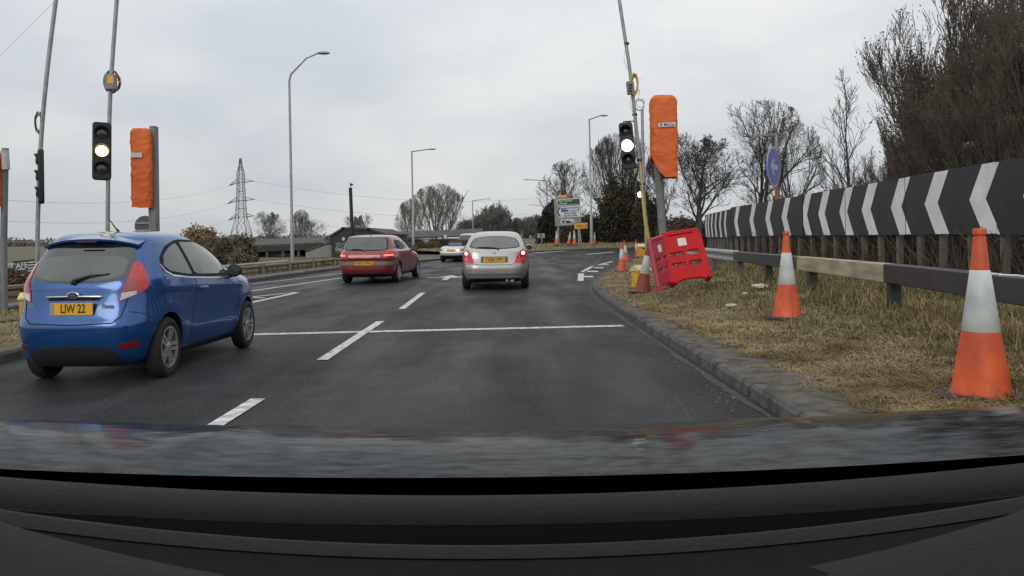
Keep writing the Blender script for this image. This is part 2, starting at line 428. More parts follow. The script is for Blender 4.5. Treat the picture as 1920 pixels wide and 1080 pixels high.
# ------------------------------------------------------------------ cars
M_DARK = mat('black_plastic', (.018, .018, .019), rough=.55, scale=20)
M_TYRE = mat('tyre_rubber', (.014, .014, .014), rough=.8, scale=30, bump=.2, bscale=60)
M_ALLOY = mat('alloy_wheel', (.42, .42, .43), rough=.35, metal=.7, scale=12)
M_CHROME = mat('chrome_trim', (.62, .63, .64), rough=.12, metal=1.0, var=.03)
M_GLASS = mat('car_glass', (.018, .024, .022), rough=.04, spec=.9, var=.3, scale=2, coat=.6)
M_GLASS2 = mat('clear_car_glass', (.060, .075, .070), rough=.06, spec=.9, var=.25, scale=1.6, coat=.6)
M_RED = mat('red_lens', (.55, .014, .02), rough=.15, coat=.8, var=.2, scale=30)
M_LIT = mat('lit_red_lens', (.6, .03, .02), rough=.2, emit=(1, .25, .15), estr=1.1)
M_LITW = mat('lit_bulb', (.9, .4, .25), rough=.2, emit=(1, .55, .4), estr=2.5)
M_CLEAR = mat('clear_lens', (.55, .55, .55), rough=.12, coat=.8, var=.25, scale=40)
M_PLATE = mat('yellow_plate', (.80, .42, .02), rough=.35, var=.05)
M_PTEXT = mat('plate_characters', (.02, .02, .02), rough=.5)
M_GAP = mat('panel_gap', (.006, .006, .007), rough=.8)
def pchip(xs, ys, x):
    n = len(xs); h = [xs[i + 1] - xs[i] for i in range(n - 1)]; d = [(ys[i + 1] - ys[i]) / h[i] for i in range(n - 1)]
    m = [d[0]] + [0 if d[i - 1] * d[i] <= 0 else 2 * d[i - 1] * d[i] / (d[i - 1] + d[i]) for i in range(1, n - 1)] + [d[-1]]
    for i in range(n - 1):
        if x <= xs[i + 1] or i == n - 2:
            t = (x - xs[i]) / h[i]; t = min(1, max(0, t))
            return (2 * t ** 3 - 3 * t ** 2 + 1) * ys[i] + (t ** 3 - 2 * t ** 2 + t) * h[i] * m[i] + (-2 * t ** 3 + 3 * t ** 2) * ys[i + 1] + (t ** 3 - t ** 2) * h[i] * m[i + 1]
def hull(tab, er=4.2, ef=3.0, NZ=90, NP=112, top_dense=True):
    """closed body from horizontal slices; tab rows (z, y_rear, y_front, half_width)"""
    Z = [r[0] for r in tab]; b = []; z0, z1 = Z[0], Z[-1]
    for i in range(NZ + 1):
        s = i / NZ; z = z0 + (z1 - z0) * (math.sin(s * math.pi / 2) ** .85 if top_dense else s)
        yr, yf, hw = [pchip(Z, [r[k] for r in tab], z) for k in (1, 2, 3)]
        ym = (yr + yf) / 2; hl = (yf - yr) / 2; pts = []
        for k in range(400):
            a = -math.pi / 2 + 2 * math.pi * k / 400; c, s_ = math.cos(a), math.sin(a); e = er if s_ < 0 else ef
            el = 7.5 if s_ < 0 else 6.0
            # different exponents: rounded across, flat along
            x = hw * math.copysign(abs(c) ** (2 / el), c); y = ym + hl * math.copysign(abs(s_) ** (2 / e), s_)
            pts.append((x, y))
        cum = [0]
        for k in range(400):
            p, q = pts[k], pts[(k + 1) % 400]; cum.append(cum[-1] + math.hypot(q[0] - p[0], q[1] - p[1]))
        out_ = []; j = 0
        for k in range(NP):
            d = cum[-1] * k / NP
            while cum[j + 1] < d: j += 1
            f = (d - cum[j]) / max(1e-9, cum[j + 1] - cum[j]); p, q = pts[j], pts[(j + 1) % 400]
            out_.append((p[0] + (q[0] - p[0]) * f, p[1] + (q[1] - p[1]) * f, z))
        b.append(out_)
    vs = [p for r in b for p in r]; fs = []
    for i in range(NZ):
        for k in range(NP): fs.append((i * NP + k, i * NP + (k + 1) % NP, (i + 1) * NP + (k + 1) % NP, (i + 1) * NP + k))
    fs.append(tuple(range(NP - 1, -1, -1))); fs.append(tuple(NZ * NP + k for k in range(NP)))
    return vs, fs
class Car:
    def __init__(s, tab, paint, name, loc, yaw, scale, label, cat='car', group=None, axles=(.72, 3.2), arch=.345, wheel_r=.30, hw=.86, track=.74, er=4.2, ef=3.0, sculpt=None):
        s.root = empty(name, loc, label, cat, group, rz=yaw); s.root.scale = (scale,) * 3
        vs, fs = hull(tab, er, ef)
        if sculpt: vs = [sculpt(*v) for v in vs]
        me = bpy.data.meshes.new('body'); me.from_pydata(vs, [], fs); me.materials.append(paint); me.materials.append(M_DARK)
        s.body = bpy.data.objects.new('body', me); COL.objects.link(s.body)
        c = MB(); c.cur = 0
        for ya in axles:
            for sx in (-1, 1):
                c.cur = 1
                c.lathe([(arch, -.16), (arch, .25)], 40, Matrix.Translation((sx * (hw - .10), ya, wheel_r + .01)) @ Matrix.Rotation(R(90) * sx, 4, 'Y'))
        cut = c.build('cut', [paint, M_DARK])
        md = s.body.modifiers.new('b', 'BOOLEAN'); md.operation = 'DIFFERENCE'; md.object = cut; md.solver = 'EXACT'; md.use_self = False
        dg = bpy.context.evaluated_depsgraph_get(); dg.update()
        nm = bpy.data.meshes.new_from_object(s.body.evaluated_get(dg)); s.body.modifiers.clear(); s.body.data = nm; nm.name = 'body'
        bpy.data.objects.remove(cut)
        nm.polygons.foreach_set('use_smooth', [True] * len(nm.polygons)); nm.set_sharp_from_angle(angle=R(38))
        s.body.parent = s.root
        bm = bmesh.new(); bm.from_mesh(me); s.bvh = BVHTree.FromBMesh(bm); bm.free()
        s.axles = axles; s.wr = wheel_r; s.tr = track
    def cast(s, u, v, ax):
        if not isinstance(ax, str):
            a = ax; d = Vector((-math.sin(a), math.cos(a), 0)); o = Vector((math.cos(a), math.sin(a), 0)) * u - d * 4 + Vector((0, 0, v)); h = s.bvh.ray_cast(o, d); return h[0], h[1]
        o, d = {'rear': ((u, -3, v), (0, 1, 0)), 'front': ((u, 8, v), (0, -1, 0)), 'right': ((3, u, v), (-1, 0, 0)), 'left': ((-3, u, v), (1, 0, 0)), 'top': ((u, v, 4), (0, 0, -1))}[ax]
        h = s.bvh.ray_cast(Vector(o), Vector(d)); return h[0], h[1]
    def decal(s, name, poly, ax, m, off=.004, step=.05, parent=None, label=None, both=False):
        bm = bmesh.new(); vs = [bm.verts.new((x, y, 0)) for x, y in poly]; bm.faces.new(vs)
        x0, x1 = min(p[0] for p in poly), max(p[0] for p in poly); y0, y1 = min(p[1] for p in poly), max(p[1] for p in poly)
        for k in range(1, int((x1 - x0) / step) + 1): bmesh.ops.bisect_plane(bm, geom=bm.verts[:] + bm.edges[:] + bm.faces[:], plane_co=(x0 + k * step + 1e-4, 0, 0), plane_no=(1, 0, 0))
        for k in range(1, int((y1 - y0) / step) + 1): bmesh.ops.bisect_plane(bm, geom=bm.verts[:] + bm.edges[:] + bm.faces[:], plane_co=(0, y0 + k * step + 1e-4, 0), plane_no=(0, 1, 0))
        bmesh.ops.triangulate(bm, faces=[f for f in bm.faces if len(f.verts) > 4])
        nrm = {}; dead = []
        for v in bm.verts:
            p, n = s.cast(v.co.x, v.co.y, ax)
            if p is None: dead.append(v); continue
            nrm[v] = n; v.co = p + n * off
        if dead: bmesh.ops.delete(bm, geom=dead, context='VERTS')
        be = [e for e in bm.edges if e.is_boundary]; mp_ = {}
        for e in be:
            for v in e.verts:
                if v not in mp_: mp_[v] = bm.verts.new(v.co - nrm[v] * (off + .004))
        for e in be:
            try: bm.faces.new((e.verts[0], e.verts[1], mp_[e.verts[1]], mp_[e.verts[0]]))
            except Exception: pass
        for f in bm.faces: f.smooth = True
        bmesh.ops.recalc_face_normals(bm, faces=bm.faces[:])
        me = bpy.data.meshes.new(name); bm.to_mesh(me); bm.free(); me.set_sharp_from_angle(angle=R(45))
        o = link_mesh(name, me, m, parent or s.root)
        if label: o['label'] = label
        return o
    def ribbon(s, name, pts, w, ax, m, off=.003, parent=None):
        b = MB(); b.smooth = True; P = [Vector((x, y)) for x, y in pts]; D = [P[0]]
        for a, c in zip(P, P[1:]):
            n = max(1, int((c - a).length / .04))
            for k in range(1, n + 1): D.append(a.lerp(c, k / n))
        L_, R_ = [], []
        for i, p in enumerate(D):
            t = (D[min(i + 1, len(D) - 1)] - D[max(0, i - 1)]).normalized(); n = Vector((-t.y, t.x)) * w / 2
            a, na = s.cast(*(p - n), ax); c, nc = s.cast(*(p + n), ax)
            if a is None or c is None: continue
            L_.append(a + na * off); R_.append(c + nc * off)
        k = len(L_)
        if k < 2: return None
        b.add(L_ + R_, [(i, i + 1, k + i + 1, k + i) for i in range(k - 1)])
        return b.build(name, m, parent or s.root, local=True)
    def wheels(s, spokes=5, twin=True, rim=M_ALLOY, w=.20, rr=.205):
        first = None
        for ya in s.axles:
            for sx in (-1, 1):
                wl = MB(); r = s.wr
                wl.lathe([(rr, -w * .42), (r - .05, -w * .5), (r - .012, -w * .42), (r, -w * .28), (r, w * .28), (r - .012, w * .42), (r - .05, w * .5), (rr + .005, w * .42), (rr, w * .3), (rr, -w * .42)], 40, cap=False)
                root = bpy.data.objects.new('wheel', None); COL.objects.link(root); root.parent = s.root
                root.location = (sx * (s.tr), ya, r); root.rotation_euler = (random.uniform(0, 6), 0, 0) if 0 else (0, 0, 0)
                mt = Matrix.Rotation(R(90) * sx, 4, 'Y')
                for i in range(len(wl.v)): wl.v[i] = tuple(mt @ Vector(wl.v[i]))
                wl.build('tyre', M_TYRE, root, local=True)
                rm = MB(); rm.cur = 0
                rm.lathe([(rr, w * .30), (rr + .004, w * .46), (rr - .014, w * .46), (rr - .022, w * .2), (rr - .02, -w * .3)], 40, mt, cap=False)
                rm.cur = 1; rm.lathe([(rr - .015, w * .02), (.05, w * .0), (.0001, w * 0)], 40, mt, cap=False)
                rm.cur = 0; rm.lathe([(.052, w * .05), (.05, w * .36), (.035, w * .42), (.0001, w * .42)], 20, mt, cap=False)
                for k in range(spokes):
                    for da in ((-.12, .12) if twin else (0,)):
                        a = 2 * math.pi * k / spokes + .3; c_, s_ = math.cos(a), math.sin(a)
                        wi, wo = (.014, .02) if twin else (.03, .045)
                        a2 = a + da * 1.3
                        p0 = Vector((math.cos(a) * .03 - s_ * da * .18, math.sin(a) * .03 + c_ * da * .18, w * .38)); p1 = Vector((math.cos(a2) * (rr - .012), math.sin(a2) * (rr - .012), w * .43))
                        t = (p1 - p0).normalized(); n = t.cross(Vector((0, 0, 1))).normalized(); dz = Vector((0, 0, -.028))
                        vs = [p0 - n * wi, p0 + n * wi, p1 + n * wo, p1 - n * wo]; vs += [v + dz for v in vs]
                        rm.add([mt @ v for v in vs], [(0, 1, 2, 3), (7, 6, 5, 4), (0, 4, 5, 1), (1, 5, 6, 2), (2, 6, 7, 3), (3, 7, 4, 0)])
                rm.build('rim', [rim, M_DARK], root, local=True)
    def plate(s, text, z, w=.52, h=.115, x=0.0, tilt=0, off=.012, band=False):
        p, n = s.cast(x, z, 'rear'); y = min(s.cast(x + dx, z + dz, 'rear')[0].y for dx in (-w / 2, 0, w / 2) for dz in (-h / 2, h / 2)) - off
        me = plate_mesh([rrect(w, h, .012)], .008); m = frame_mtx((x, y, z), (1, 0, 0)); me.transform(m); o = link_mesh('number_plate', me, M_PLATE, s.root)
        if not text: return y
        t = text_mesh(text, h * 1.02, .002, .86); t.transform(frame_mtx((x + (.02 if band else 0), y - .006, z), (1, 0, 0))); link_mesh('plate_characters', t, M_PTEXT, o)
        if band:
            t = plate_mesh([rrect(.045, h - .01, .006)], .003); t.transform(frame_mtx((x - w / 2 + .028, y - .0055, z), (1, 0, 0))); link_mesh('plate_band', t, mat('plate_band', (.25, .27, .32), rough=.4), o)
        return y
    def mirror(s, y, z, xo, m, cap, sx):
        b = MB(); b.smooth = True
        me = bmesh.new(); bmesh.ops.create_uvsphere(me, u_segments=20, v_segments=14, radius=1)
        for v in me.verts:
            c = v.co; yy = c.y * (.075 if c.y > 0 else .03); v.co = Vector((sx * (xo + .10) + c.x * .115, y + yy, z + c.z * .078 * (1 - .12 * c.x * sx)))
        mm = bpy.data.meshes.new('door_mirror'); me.to_mesh(mm); me.free(); mm.polygons.foreach_set('use_smooth', [True] * len(mm.polygons))
        o = link_mesh('door_mirror', mm, cap, s.root)
        g = MB(); g.smooth = True; ol = chaikin([(-.09, -.05), (.09, -.055), (.085, .055), (-.08, .06)], .25, 2)
        g.prism(ol, frame_mtx((sx * (xo + .10), y - .026, z), (1, 0, 0)), .008); g.build('mirror_glass', M_GLASS2, o, local=True)
        g = MB(); g.tube([(sx * (xo - .05), y + .03, z - .06), (sx * (xo + .05), y + .02, z - .05)], .022, 8); g.build('mirror_arm', M_DARK, o, local=True)
def rear_pts(*p): return list(p)
def mirrored(poly): return [(-x, z) for x, z in reversed(poly)]

# ---- blue hatchback
M_BLUE = mat('blue_paint', (.005, .070, .26), rough=.22, metal=.45, coat=1.0, var=.05, scale=200, spec=.6)
FT = [(.17, .22, 3.70, .70), (.24, .10, 3.84, .775), (.34, .045, 3.92, .82), (.46, .01, 3.95, .85), (.56, .0, 3.95, .862), (.66, .045, 3.93, .866), (.76, .085, 3.86, .864), (.86, .11, 3.72, .858), (.93, .125, 3.42, .85), (.99, .15, 3.02, .832), (1.06, .20, 2.84, .802), (1.14, .265, 2.68, .768), (1.22, .335, 2.50, .730), (1.30, .41, 2.28, .688), (1.36, .47, 2.06, .655), (1.405, .53, 1.86, .615), (1.44, .64, 1.70, .56), (1.463, .80, 1.55, .47), (1.475, 1.0, 1.40, .28), (1.478, 1.12, 1.30, .1)]
def fiesta_sculpt(x, y, z):
    ax = abs(x)
    if ax > .6:                                        # shoulder crease, scooped door flank and flared arches
        d = math.exp(-((z - .60) / .13) ** 2) * .022 * sstep(1.0, 1.5, y) * (1 - sstep(2.6, 3.0, y)); ax -= d
        for ya in (.70, 3.19):
            r = math.hypot(y - ya, z - .30); ax += .016 * math.exp(-((r - .40) / .09) ** 2)
        ax += .010 * math.exp(-((z - (.86 - .03 * (y - 2))) / .035) ** 2) * sstep(.3, .7, y) * (1 - sstep(2.9, 3.3, y))
        x = math.copysign(ax, x)
    return (x, y, z)
p = gnd(320, 706)
CAR1_YAW = R(-2.5)
blue = Car(FT, M_BLUE, 'blue_hatchback', (0, 0, 0), CAR1_YAW, .95, 'shiny blue three-door hatchback in the left lane, nearest car, seen from behind', 'car', axles=(.70, 3.19), hw=.86, track=.755, sculpt=fiesta_sculpt)
blue.root.scale = (.765, .72, .965)
lw = Matrix.Rotation(CAR1_YAW, 3, 'Z') @ Vector((.85 * .765, .70 * .72, 0))
blue.root.location = (p.x - lw.x, p.y - lw.y, 0)
blue.wheels()
rw = chaikin([(-.63, 1.045), (-.48, .985), (0, .965), (.48, .985), (.63, 1.045), (.585, 1.27), (.5, 1.335), (0, 1.355), (-.5, 1.335), (-.585, 1.27)], .2, 2)
blue.decal('rear_window', rw, 'rear', M_GLASS, .004)
gw = chaikin([(-.56, 1.06), (-.42, 1.0), (0, .985), (.42, 1.0), (.56, 1.06), (.535, 1.215), (0, 1.235), (-.535, 1.215)], .18, 2)
blue.decal('rear_window_pane', gw, 'rear', M_GLASS2, .0065)
# spoiler
b = MB(); b.smooth = True; n = 24; vs = []; fs = []
for i in range(n + 1):
    x = -.60 + 1.2 * i / n; ax = abs(x); z = 1.405 - .06 * (ax / .6) ** 2.5; y0 = .50 + .02 * ax; tip = .37 + .07 * (ax / .6) ** 3
    vs += [Vector((x, .95, z + .030 - .05 * (ax / .6) ** 2.5)), Vector((x, .60, z + .028)), Vector((x, tip, z - .012)), Vector((x, tip + .005, z - .032)), Vector((x, y0, z - .045))]
for i in range(n): 
    for k in range(4): fs.append((i * 5 + k, i * 5 + k + 1, i * 5 + k + 6, i * 5 + k + 5))
fs += [tuple(range(5)), tuple(n * 5 + k for k in range(4, -1, -1))]
b.add(vs, fs); b.build('roof_spoiler', M_BLUE, blue.root, local=True, sharp=50)
b = MB(); b.box((0, .345, 1.366), (.26, .02, .014)); b.build('high_brake_light', mat('dark_red_lens', (.10, .005, .006), rough=.2), blue.root, local=True)
# tail lights, side of the tail wraps round
tl = [(.47, .795), (.60, .835), (.80, .915), (.815, 1.0), (.775, 1.11), (.725, 1.175), (.665, 1.15), (.585, 1.02), (.51, .90)]
for sx in (1, -1):
    P = tl if sx > 0 else mirrored(tl)
    AX = R(42) * sx; t = blue.decal('tail_light', chaikin(P, .10, 1), AX, M_RED, .010)
    P = [(.515, .885), (.665, .905), (.665, 1.02), (.60, 1.015)]; P = P if sx > 0 else mirrored(P)
    blue.decal('lens', P, AX, mat('pink_lens', (.36, .06, .06), rough=.15, coat=.8), .014, parent=t)
    P = [(.485, .805), (.60, .842), (.655, .862), (.66, .895), (.508, .875)]; P = P if sx > 0 else mirrored(P)
    blue.decal('lens', P, AX, M_CLEAR, .014, parent=t)
    P = chaikin([(.56, .35), (.73, .365), (.735, .42), (.56, .405)], .15, 1); P = P if sx > 0 else mirrored(P)
    blue.decal('fog_reflector', P, 'rear', mat('dark_red_reflector', (.22, .01, .012), rough=.2), .005)
    side = 'right' if sx > 0 else 'left'
    win = chaikin([(.66, 1.10), (.80, 1.03), (1.25, .985), (1.9, .955), (2.72, .935), (2.80, .97), (2.45, 1.20), (2.15, 1.315), (1.75, 1.375), (1.25, 1.38), (.90, 1.31), (.70, 1.20)], .15, 2)
    blue.decal('window_surround', win, side, M_GAP, .003)
    blue.decal('side_window', chaikin([(.72, 1.115), (.84, 1.055), (1.28, 1.01), (1.36, 1.01), (1.22, 1.345), (1.0, 1.30), (.80, 1.22)], .1, 1), side, M_GLASS2, .006)
    blue.decal('side_window', chaikin([(1.45, 1.005), (2.42, .975), (2.46, 1.14), (2.2, 1.265), (1.8, 1.345), (1.31, 1.352)], .07, 1), side, M_GLASS2, .006)
    blue.decal('quarter_window', [(2.50, .972), (2.70, .965), (2.52, 1.10)], side, M_GLASS2, .006)
    blue.ribbon('window_trim', [(.66, 1.13), (.72, 1.06), (.86, 1.01), (1.25, .975), (1.9, .945), (2.74, .925)], .018, side, M_CHROME, .007)
    blue.ribbon('door_gap', [(1.38, 1.36), (1.42, .98), (1.42, .80), (1.30, .50), (1.32, .26), (2.70, .24), (2.84, .6), (2.82, .93)], .009, side, M_GAP, .002)
    blue.ribbon('filler_gap', [(.62, .73), (.62, .90), (.80, .90), (.80, .73), (.62, .73)], .006, side, M_GAP, .002) if sx > 0 else None
    c, nn = blue.cast(1.58, .85, side); b = MB(); b.smooth = True
    b.tube([c + Vector((sx * .006, -.10, 0)), c + Vector((sx * .035, -.07, .004)), c + Vector((sx * .04, .07, .004)), c + Vector((sx * .006, .10, 0))], [.012, .016, .016, .012], 8)
    b.build('door_handle', M_BLUE, blue.root, local=True)
    blue.ribbon('sill', [(1.10, .215), (2.78, .205)], .03, side, M_DARK, .010)
    blue.mirror(2.62, 1.0, .78, None, M_DARK, sx)
    blue.ribbon('shoulder_line', [(.42, .86), (1.4, .852), (2.7, .83)], .006, side, mat('blue_crease_shade', (.008, .035, .17), rough=.3, metal=.3, coat=1), .0015)  # darker blue ribbon paints the shade along the shoulder crease
    blue.ribbon('bumper_gap', [(.12, .70), (.30, .66), (.36, .60)], .007, side, M_GAP, .002)
# tailgate
blue.ribbon('tailgate_gap', [(-.70, 1.02), (-.62, .80), (-.585, .66), (-.50, .60), (0, .585), (.50, .60), (.585, .66), (.62, .80), (.70, 1.02)], .011, 'rear', M_GAP, .003)
blue.ribbon('tailgate_crease', [(-.60, .905), (0, .925), (.60, .905)], .010, 'rear', mat('blue_crease_shade', (.01, .04, .2)), .002)  # crease shade painted as a darker blue ribbon
b = MB(); y = blue.cast(0, .845, 'rear')[0].y
b.smooth = True; b.tube([(-.34, y + .0, .842), (-.33, y - .022, .845), (0, y - .03, .85), (.33, y - .022, .845), (.34, y + .0, .842)], .012, 8); b.build('tailgate_trim', M_CHROME, blue.root, local=True)
b = MB(); b.box((0, y + .0, .822), (.62, .03, .022)); b.build('tailgate_recess', M_GAP, blue.root, local=True)
b = MB(); b.smooth = True; m = frame_mtx((0, y - .035, .862), (1, 0, 0)) @ Matrix.Diagonal((1, .42, 1, 1)); b.lathe([(.0001, .004), (.07, .004), (.078, 0), (.072, -.02)], 28, m, cap=False); bd = b.build('badge', M_CHROME, blue.root, local=True)
b = MB(); m2 = frame_mtx((0, y - .040, .862), (1, 0, 0)) @ Matrix.Diagonal((1, .40, 1, 1)); b.lathe([(.0001, .0025), (.062, .002), (.064, -.004)], 28, m2, cap=False); b.build('badge_field', mat('badge_blue', (.01, .02, .09), rough=.2, coat=1), bd, local=True)
t = text_mesh('Ford', .034, .001); t.transform(frame_mtx((0, y - .0445, .863), (1, 0, 0))); link_mesh('badge_lettering', t, M_CHROME, bd)
t = text_mesh('Fiesta', .062, .003, 1.0); t.transform(Matrix.Shear('XY', 4, (.3, 0)) if 0 else Matrix.Identity(4)); yy = blue.cast(.43, .76, 'rear')[0].y; t.transform(frame_mtx((.42, yy - .012, .755), (1, 0, 0))); link_mesh('badge_lettering', t, M_CHROME, blue.root)
yy = blue.cast(-.52, .755, 'rear')[0].y; b = MB(); b.box((-.53, yy - .004, .76), (.09, .012, .02), bev=.004); b.build('badge', M_CHROME, blue.root, local=True)
blue.plate('LIW 22', .735, band=True)
blue.decal('lower_valance', chaikin([(-.56, .19), (-.53, .30), (-.43, .375), (0, .385), (.43, .375), (.53, .30), (.56, .19)], .15, 2), 'rear', M_DARK, .006)
blue.ribbon('bumper_gap', [(-.80, .585), (-.60, .555), (0, .545), (.60, .555), (.80, .585)], .006, 'rear', mat('blue_crease_shade', (.01, .04, .2)), .002)
# wiper
b = MB(); b.smooth = True; q = lambda x, z, o=.03: Vector((x, blue.cast(x, z, 'rear')[0].y - o, z))
b.tube([q(-.04, .965, .03), q(-.02, 1.0, .045), q(.16, 1.045, .03), q(.36, 1.055, .02)], [.022, .018, .010, .006], 8); b.tube([q(-.02, 1.005, .02), q(.38, 1.06, .014)], .008, 6)
b.build('wiper', M_DARK, blue.root, local=True)
b = MB(); b.smooth = True; b.tube([(0, 1.05, 1.47), (0, .98, 1.50), (0, .82, 1.60)], [.016, .008, .004], 8); b.build('aerial', M_DARK, blue.root, local=True)

# ---- silver hatchback
M_SILV = mat('silver_paint', (.42, .41, .385), rough=.32, metal=.55, coat=.8, var=.04, scale=200)
AT = [(.19, .25, 3.85, .70), (.26, .08, 4.05, .78), (.34, .02, 4.12, .81), (.46, .0, 4.16, .835), (.58, .01, 4.16, .845), (.68, .06, 4.12, .848), (.78, .10, 4.0, .845), (.86, .12, 3.80, .838), (.93, .14, 3.45, .825), (.99, .19, 3.1, .80), (1.08, .29, 2.90, .765), (1.18, .42, 2.66, .715), (1.27, .53, 2.42, .665), (1.34, .62, 2.18, .61), (1.385, .72, 2.0, .55), (1.415, .90, 1.8, .46), (1.435, 1.15, 1.6, .30), (1.44, 1.3, 1.5, .1)]
sil = Car(AT, M_SILV, 'silver_hatchback', (0, 0, 0), R(0), 1.03, 'silver five-door hatchback directly ahead with round red tail lights lit', 'car', axles=(.78, 3.31), hw=.84, track=.73, er=3.8, arch=.335, wheel_r=.295)
pL, pR = gnd(876, 538), gnd(984, 537)
sil.root.location = ((pL.x + pR.x) / 2, 17.2, 0); sil.root.rotation_euler.z = R(-1)
sil.wheels(spokes=7, twin=False)
def common_rear(c, rw, lights, bulbs, plate, pz, band_z, paint_dark, wiper, lit=True):
    c.decal('rear_window_seal', rw, 'rear', M_GAP, .003)
    cx_ = sum(p[0] for p in rw) / len(rw); cz_ = sum(p[1] for p in rw) / len(rw)
    c.decal('rear_window', [(cx_ + (x - cx_) * .955, cz_ + (z - cz_) * .91) for x, z in rw], 'rear', M_GLASS2, .0055)
    for sx in (1, -1):
        P = lights if sx > 0 else mirrored(lights); t = c.decal('tail_light', P, 'rear', M_RED, .008)
        for P, mm in bulbs:
            P = P if sx > 0 else mirrored(P); c.decal('bulb', P, 'rear', mm, .012, parent=t)
    c.plate(plate, pz)
    b = MB(); b.smooth = True; q = lambda x, z, o: Vector((x, c.cast(x, z, 'rear')[0].y - o, z))
    b.tube([q(wiper[0][0], wiper[0][1], .02)] + [q(x, z, .025) for x, z in wiper], [.02] + [.018 - .011 * i / (len(wiper) - 1) for i in range(len(wiper))], 8); b.build('wiper', M_DARK, c.root, local=True)
rw = chaikin([(-.62, 1.02), (0, .985), (.62, 1.02), (.60, 1.13), (.50, 1.265), (.2, 1.31), (-.2, 1.31), (-.50, 1.265), (-.60, 1.13)], .2, 2)
lg = chaikin([(.47, .65), (.78, .66), (.825, .74), (.81, .87), (.75, .97), (.68, 1.0), (.57, .88)], .16, 2)
circ = lambda x, z, r, n=12: [(x + r * math.cos(2 * math.pi * k / n), z + r * math.sin(2 * math.pi * k / n)) for k in range(n)]
common_rear(sil, rw, lg, [(circ(.69, .89, .040), M_LITW), (circ(.685, .745, .05), mat('amber_lens', (.5, .12, .08), rough=.2, coat=.8))], 'YX04 YPT', .735, .5, None, [(.10, .99), (.05, 1.02), (-.15, 1.04), (-.42, 1.045)])
sil.ribbon('tailgate_gap', [(-.60, .87), (-.50, .66), (-.42, .62), (0, .61), (.42, .62), (.50, .66), (.60, .87)], .010, 'rear', M_GAP, .003)
sil.decal('plate_recess', [(-.33, .67), (.33, .67), (.33, .815), (-.33, .815)], 'rear', mat('silver_recess_shade', (.10, .095, .085), rough=.5), .004)  # shade of the plate recess put into a flat darker silver decal
sil.decal('bumper_insert', [(-.80, .40), (-.80, .53), (.80, .53), (.80, .40)], 'rear', mat('bumper_insert', (.27, .255, .235), rough=.45, metal=.4), .008)
sil.ribbon('bumper_gap', [(-.83, .64), (-.5, .625)], .008, 'rear', M_GAP, .003); sil.ribbon('bumper_gap', [(.5, .625), (.83, .64)], .008, 'rear', M_GAP, .003)
sil.ribbon('bumper_trim', [(-.66, .385), (0, .375), (.66, .385)], .018, 'rear', M_CHROME, .007)
sil.decal('lower_valance', [(-.60, .20), (-.62, .29), (.62, .29), (.60, .20)], 'rear', M_DARK, .006)
b = MB(); b.smooth = True; b.tube([(.30, .30, .25), (.30, .04, .235)], .028, 12); b.tube([(.42, .35, .25), (.42, .10, .245)], .05, 12); b.build('exhaust', M_ALLOY, sil.root, local=True)
b = MB(); y = sil.cast(0, .90, 'rear')[0].y; b.lathe([(.0001, .006), (.030, .006), (.034, 0)], 20, frame_mtx((0, y - .004, .90), (1, 0, 0)), cap=False); b.build('badge', M_CHROME, sil.root, local=True)
for sx, side in ((1, 'right'), (-1, 'left')):
    sil.decal('side_window', chaikin([(.62, 1.07), (1.0, .99), (2.9, .95), (2.5, 1.18), (2.1, 1.30), (1.2, 1.33), (.85, 1.22)], .1, 1), side, M_GLASS, .004)
    sil.mirror(2.72, 1.0, .76, None, M_SILV, sx)
    sil.ribbon('door_gap', [(2.0, 1.30), (2.0, .3)], .009, side, M_GAP, .002); sil.ribbon('door_gap', [(1.0, 1.0), (1.15, .7), (1.3, .3), (2.9, .28), (2.98, .93)], .009, side, M_GAP, .002)

# ---- red hatchback
M_REDP = mat('red_paint', (.25, .034, .034), rough=.3, metal=.35, coat=.9, var=.05, scale=200)
GT = [(.19, .25, 3.85, .72), (.26, .10, 4.0, .80), (.34, .03, 4.1, .84), (.46, .0, 4.18, .865), (.58, .0, 4.2, .875), (.66, .04, 4.19, .878), (.74, .02, 4.1, .878), (.82, .03, 3.95, .87), (.90, .06, 3.6, .855), (.96, .10, 3.1, .835), (1.0, .16, 2.95, .80), (1.1, .21, 2.75, .765), (1.2, .26, 2.5, .73), (1.3, .31, 2.2, .69), (1.37, .36, 2.0, .65), (1.41, .50, 1.85, .60), (1.435, .70, 1.7, .50), (1.45, 1.0, 1.55, .3), (1.455, 1.15, 1.4, .1)]
red = Car(GT, M_REDP, 'red_hatchback', (0, 0, 0), R(-9), 1.0, 'dark red hatchback ahead in the left lane with brake lights lit', 'car', axles=(.80, 3.42), hw=.87, track=.76, er=5.5, arch=.345, wheel_r=.31)
p = gnd(705, 528); red.root.location = (p.x - .12, 20.4, 0); red.root.rotation_euler.z = R(-5)
red.wheels(spokes=8, twin=False)
rw = chaikin([(-.66, .985), (0, .965), (.66, .985), (.61, 1.34), (.5, 1.365), (-.5, 1.365), (-.61, 1.34)], .12, 2)
lg = chaikin([(.50, .80), (.86, .82), (.86, .90), (.80, .955), (.62, .95)], .15, 1)
common_rear(red, rw, lg, [([(.58, .81), (.80, .825), (.80, .87), (.58, .855)], M_LIT)], 'KR03 EWG', .61, .5, None, [(-.02, .97), (-.10, 1.01), (-.30, 1.03), (-.42, 1.03)])
red.decal('bumper_insert', [(-.86, .55), (-.86, .66), (-.30, .675), (-.30, .55)], 'rear', mat('bumper_grey', (.13, .115, .10), rough=.6), .006)
red.decal('bumper_insert', [(.30, .55), (.30, .675), (.86, .66), (.86, .55)], 'rear', mat('bumper_grey', (.13, .115, .10)), .006)
red.decal('bumper_shelf', [(-.5, .74), (0, .71), (.5, .74), (.5, .77), (0, .75), (-.5, .77)], 'rear', mat('dark_red_trim', (.07, .01, .012), rough=.4), .005)
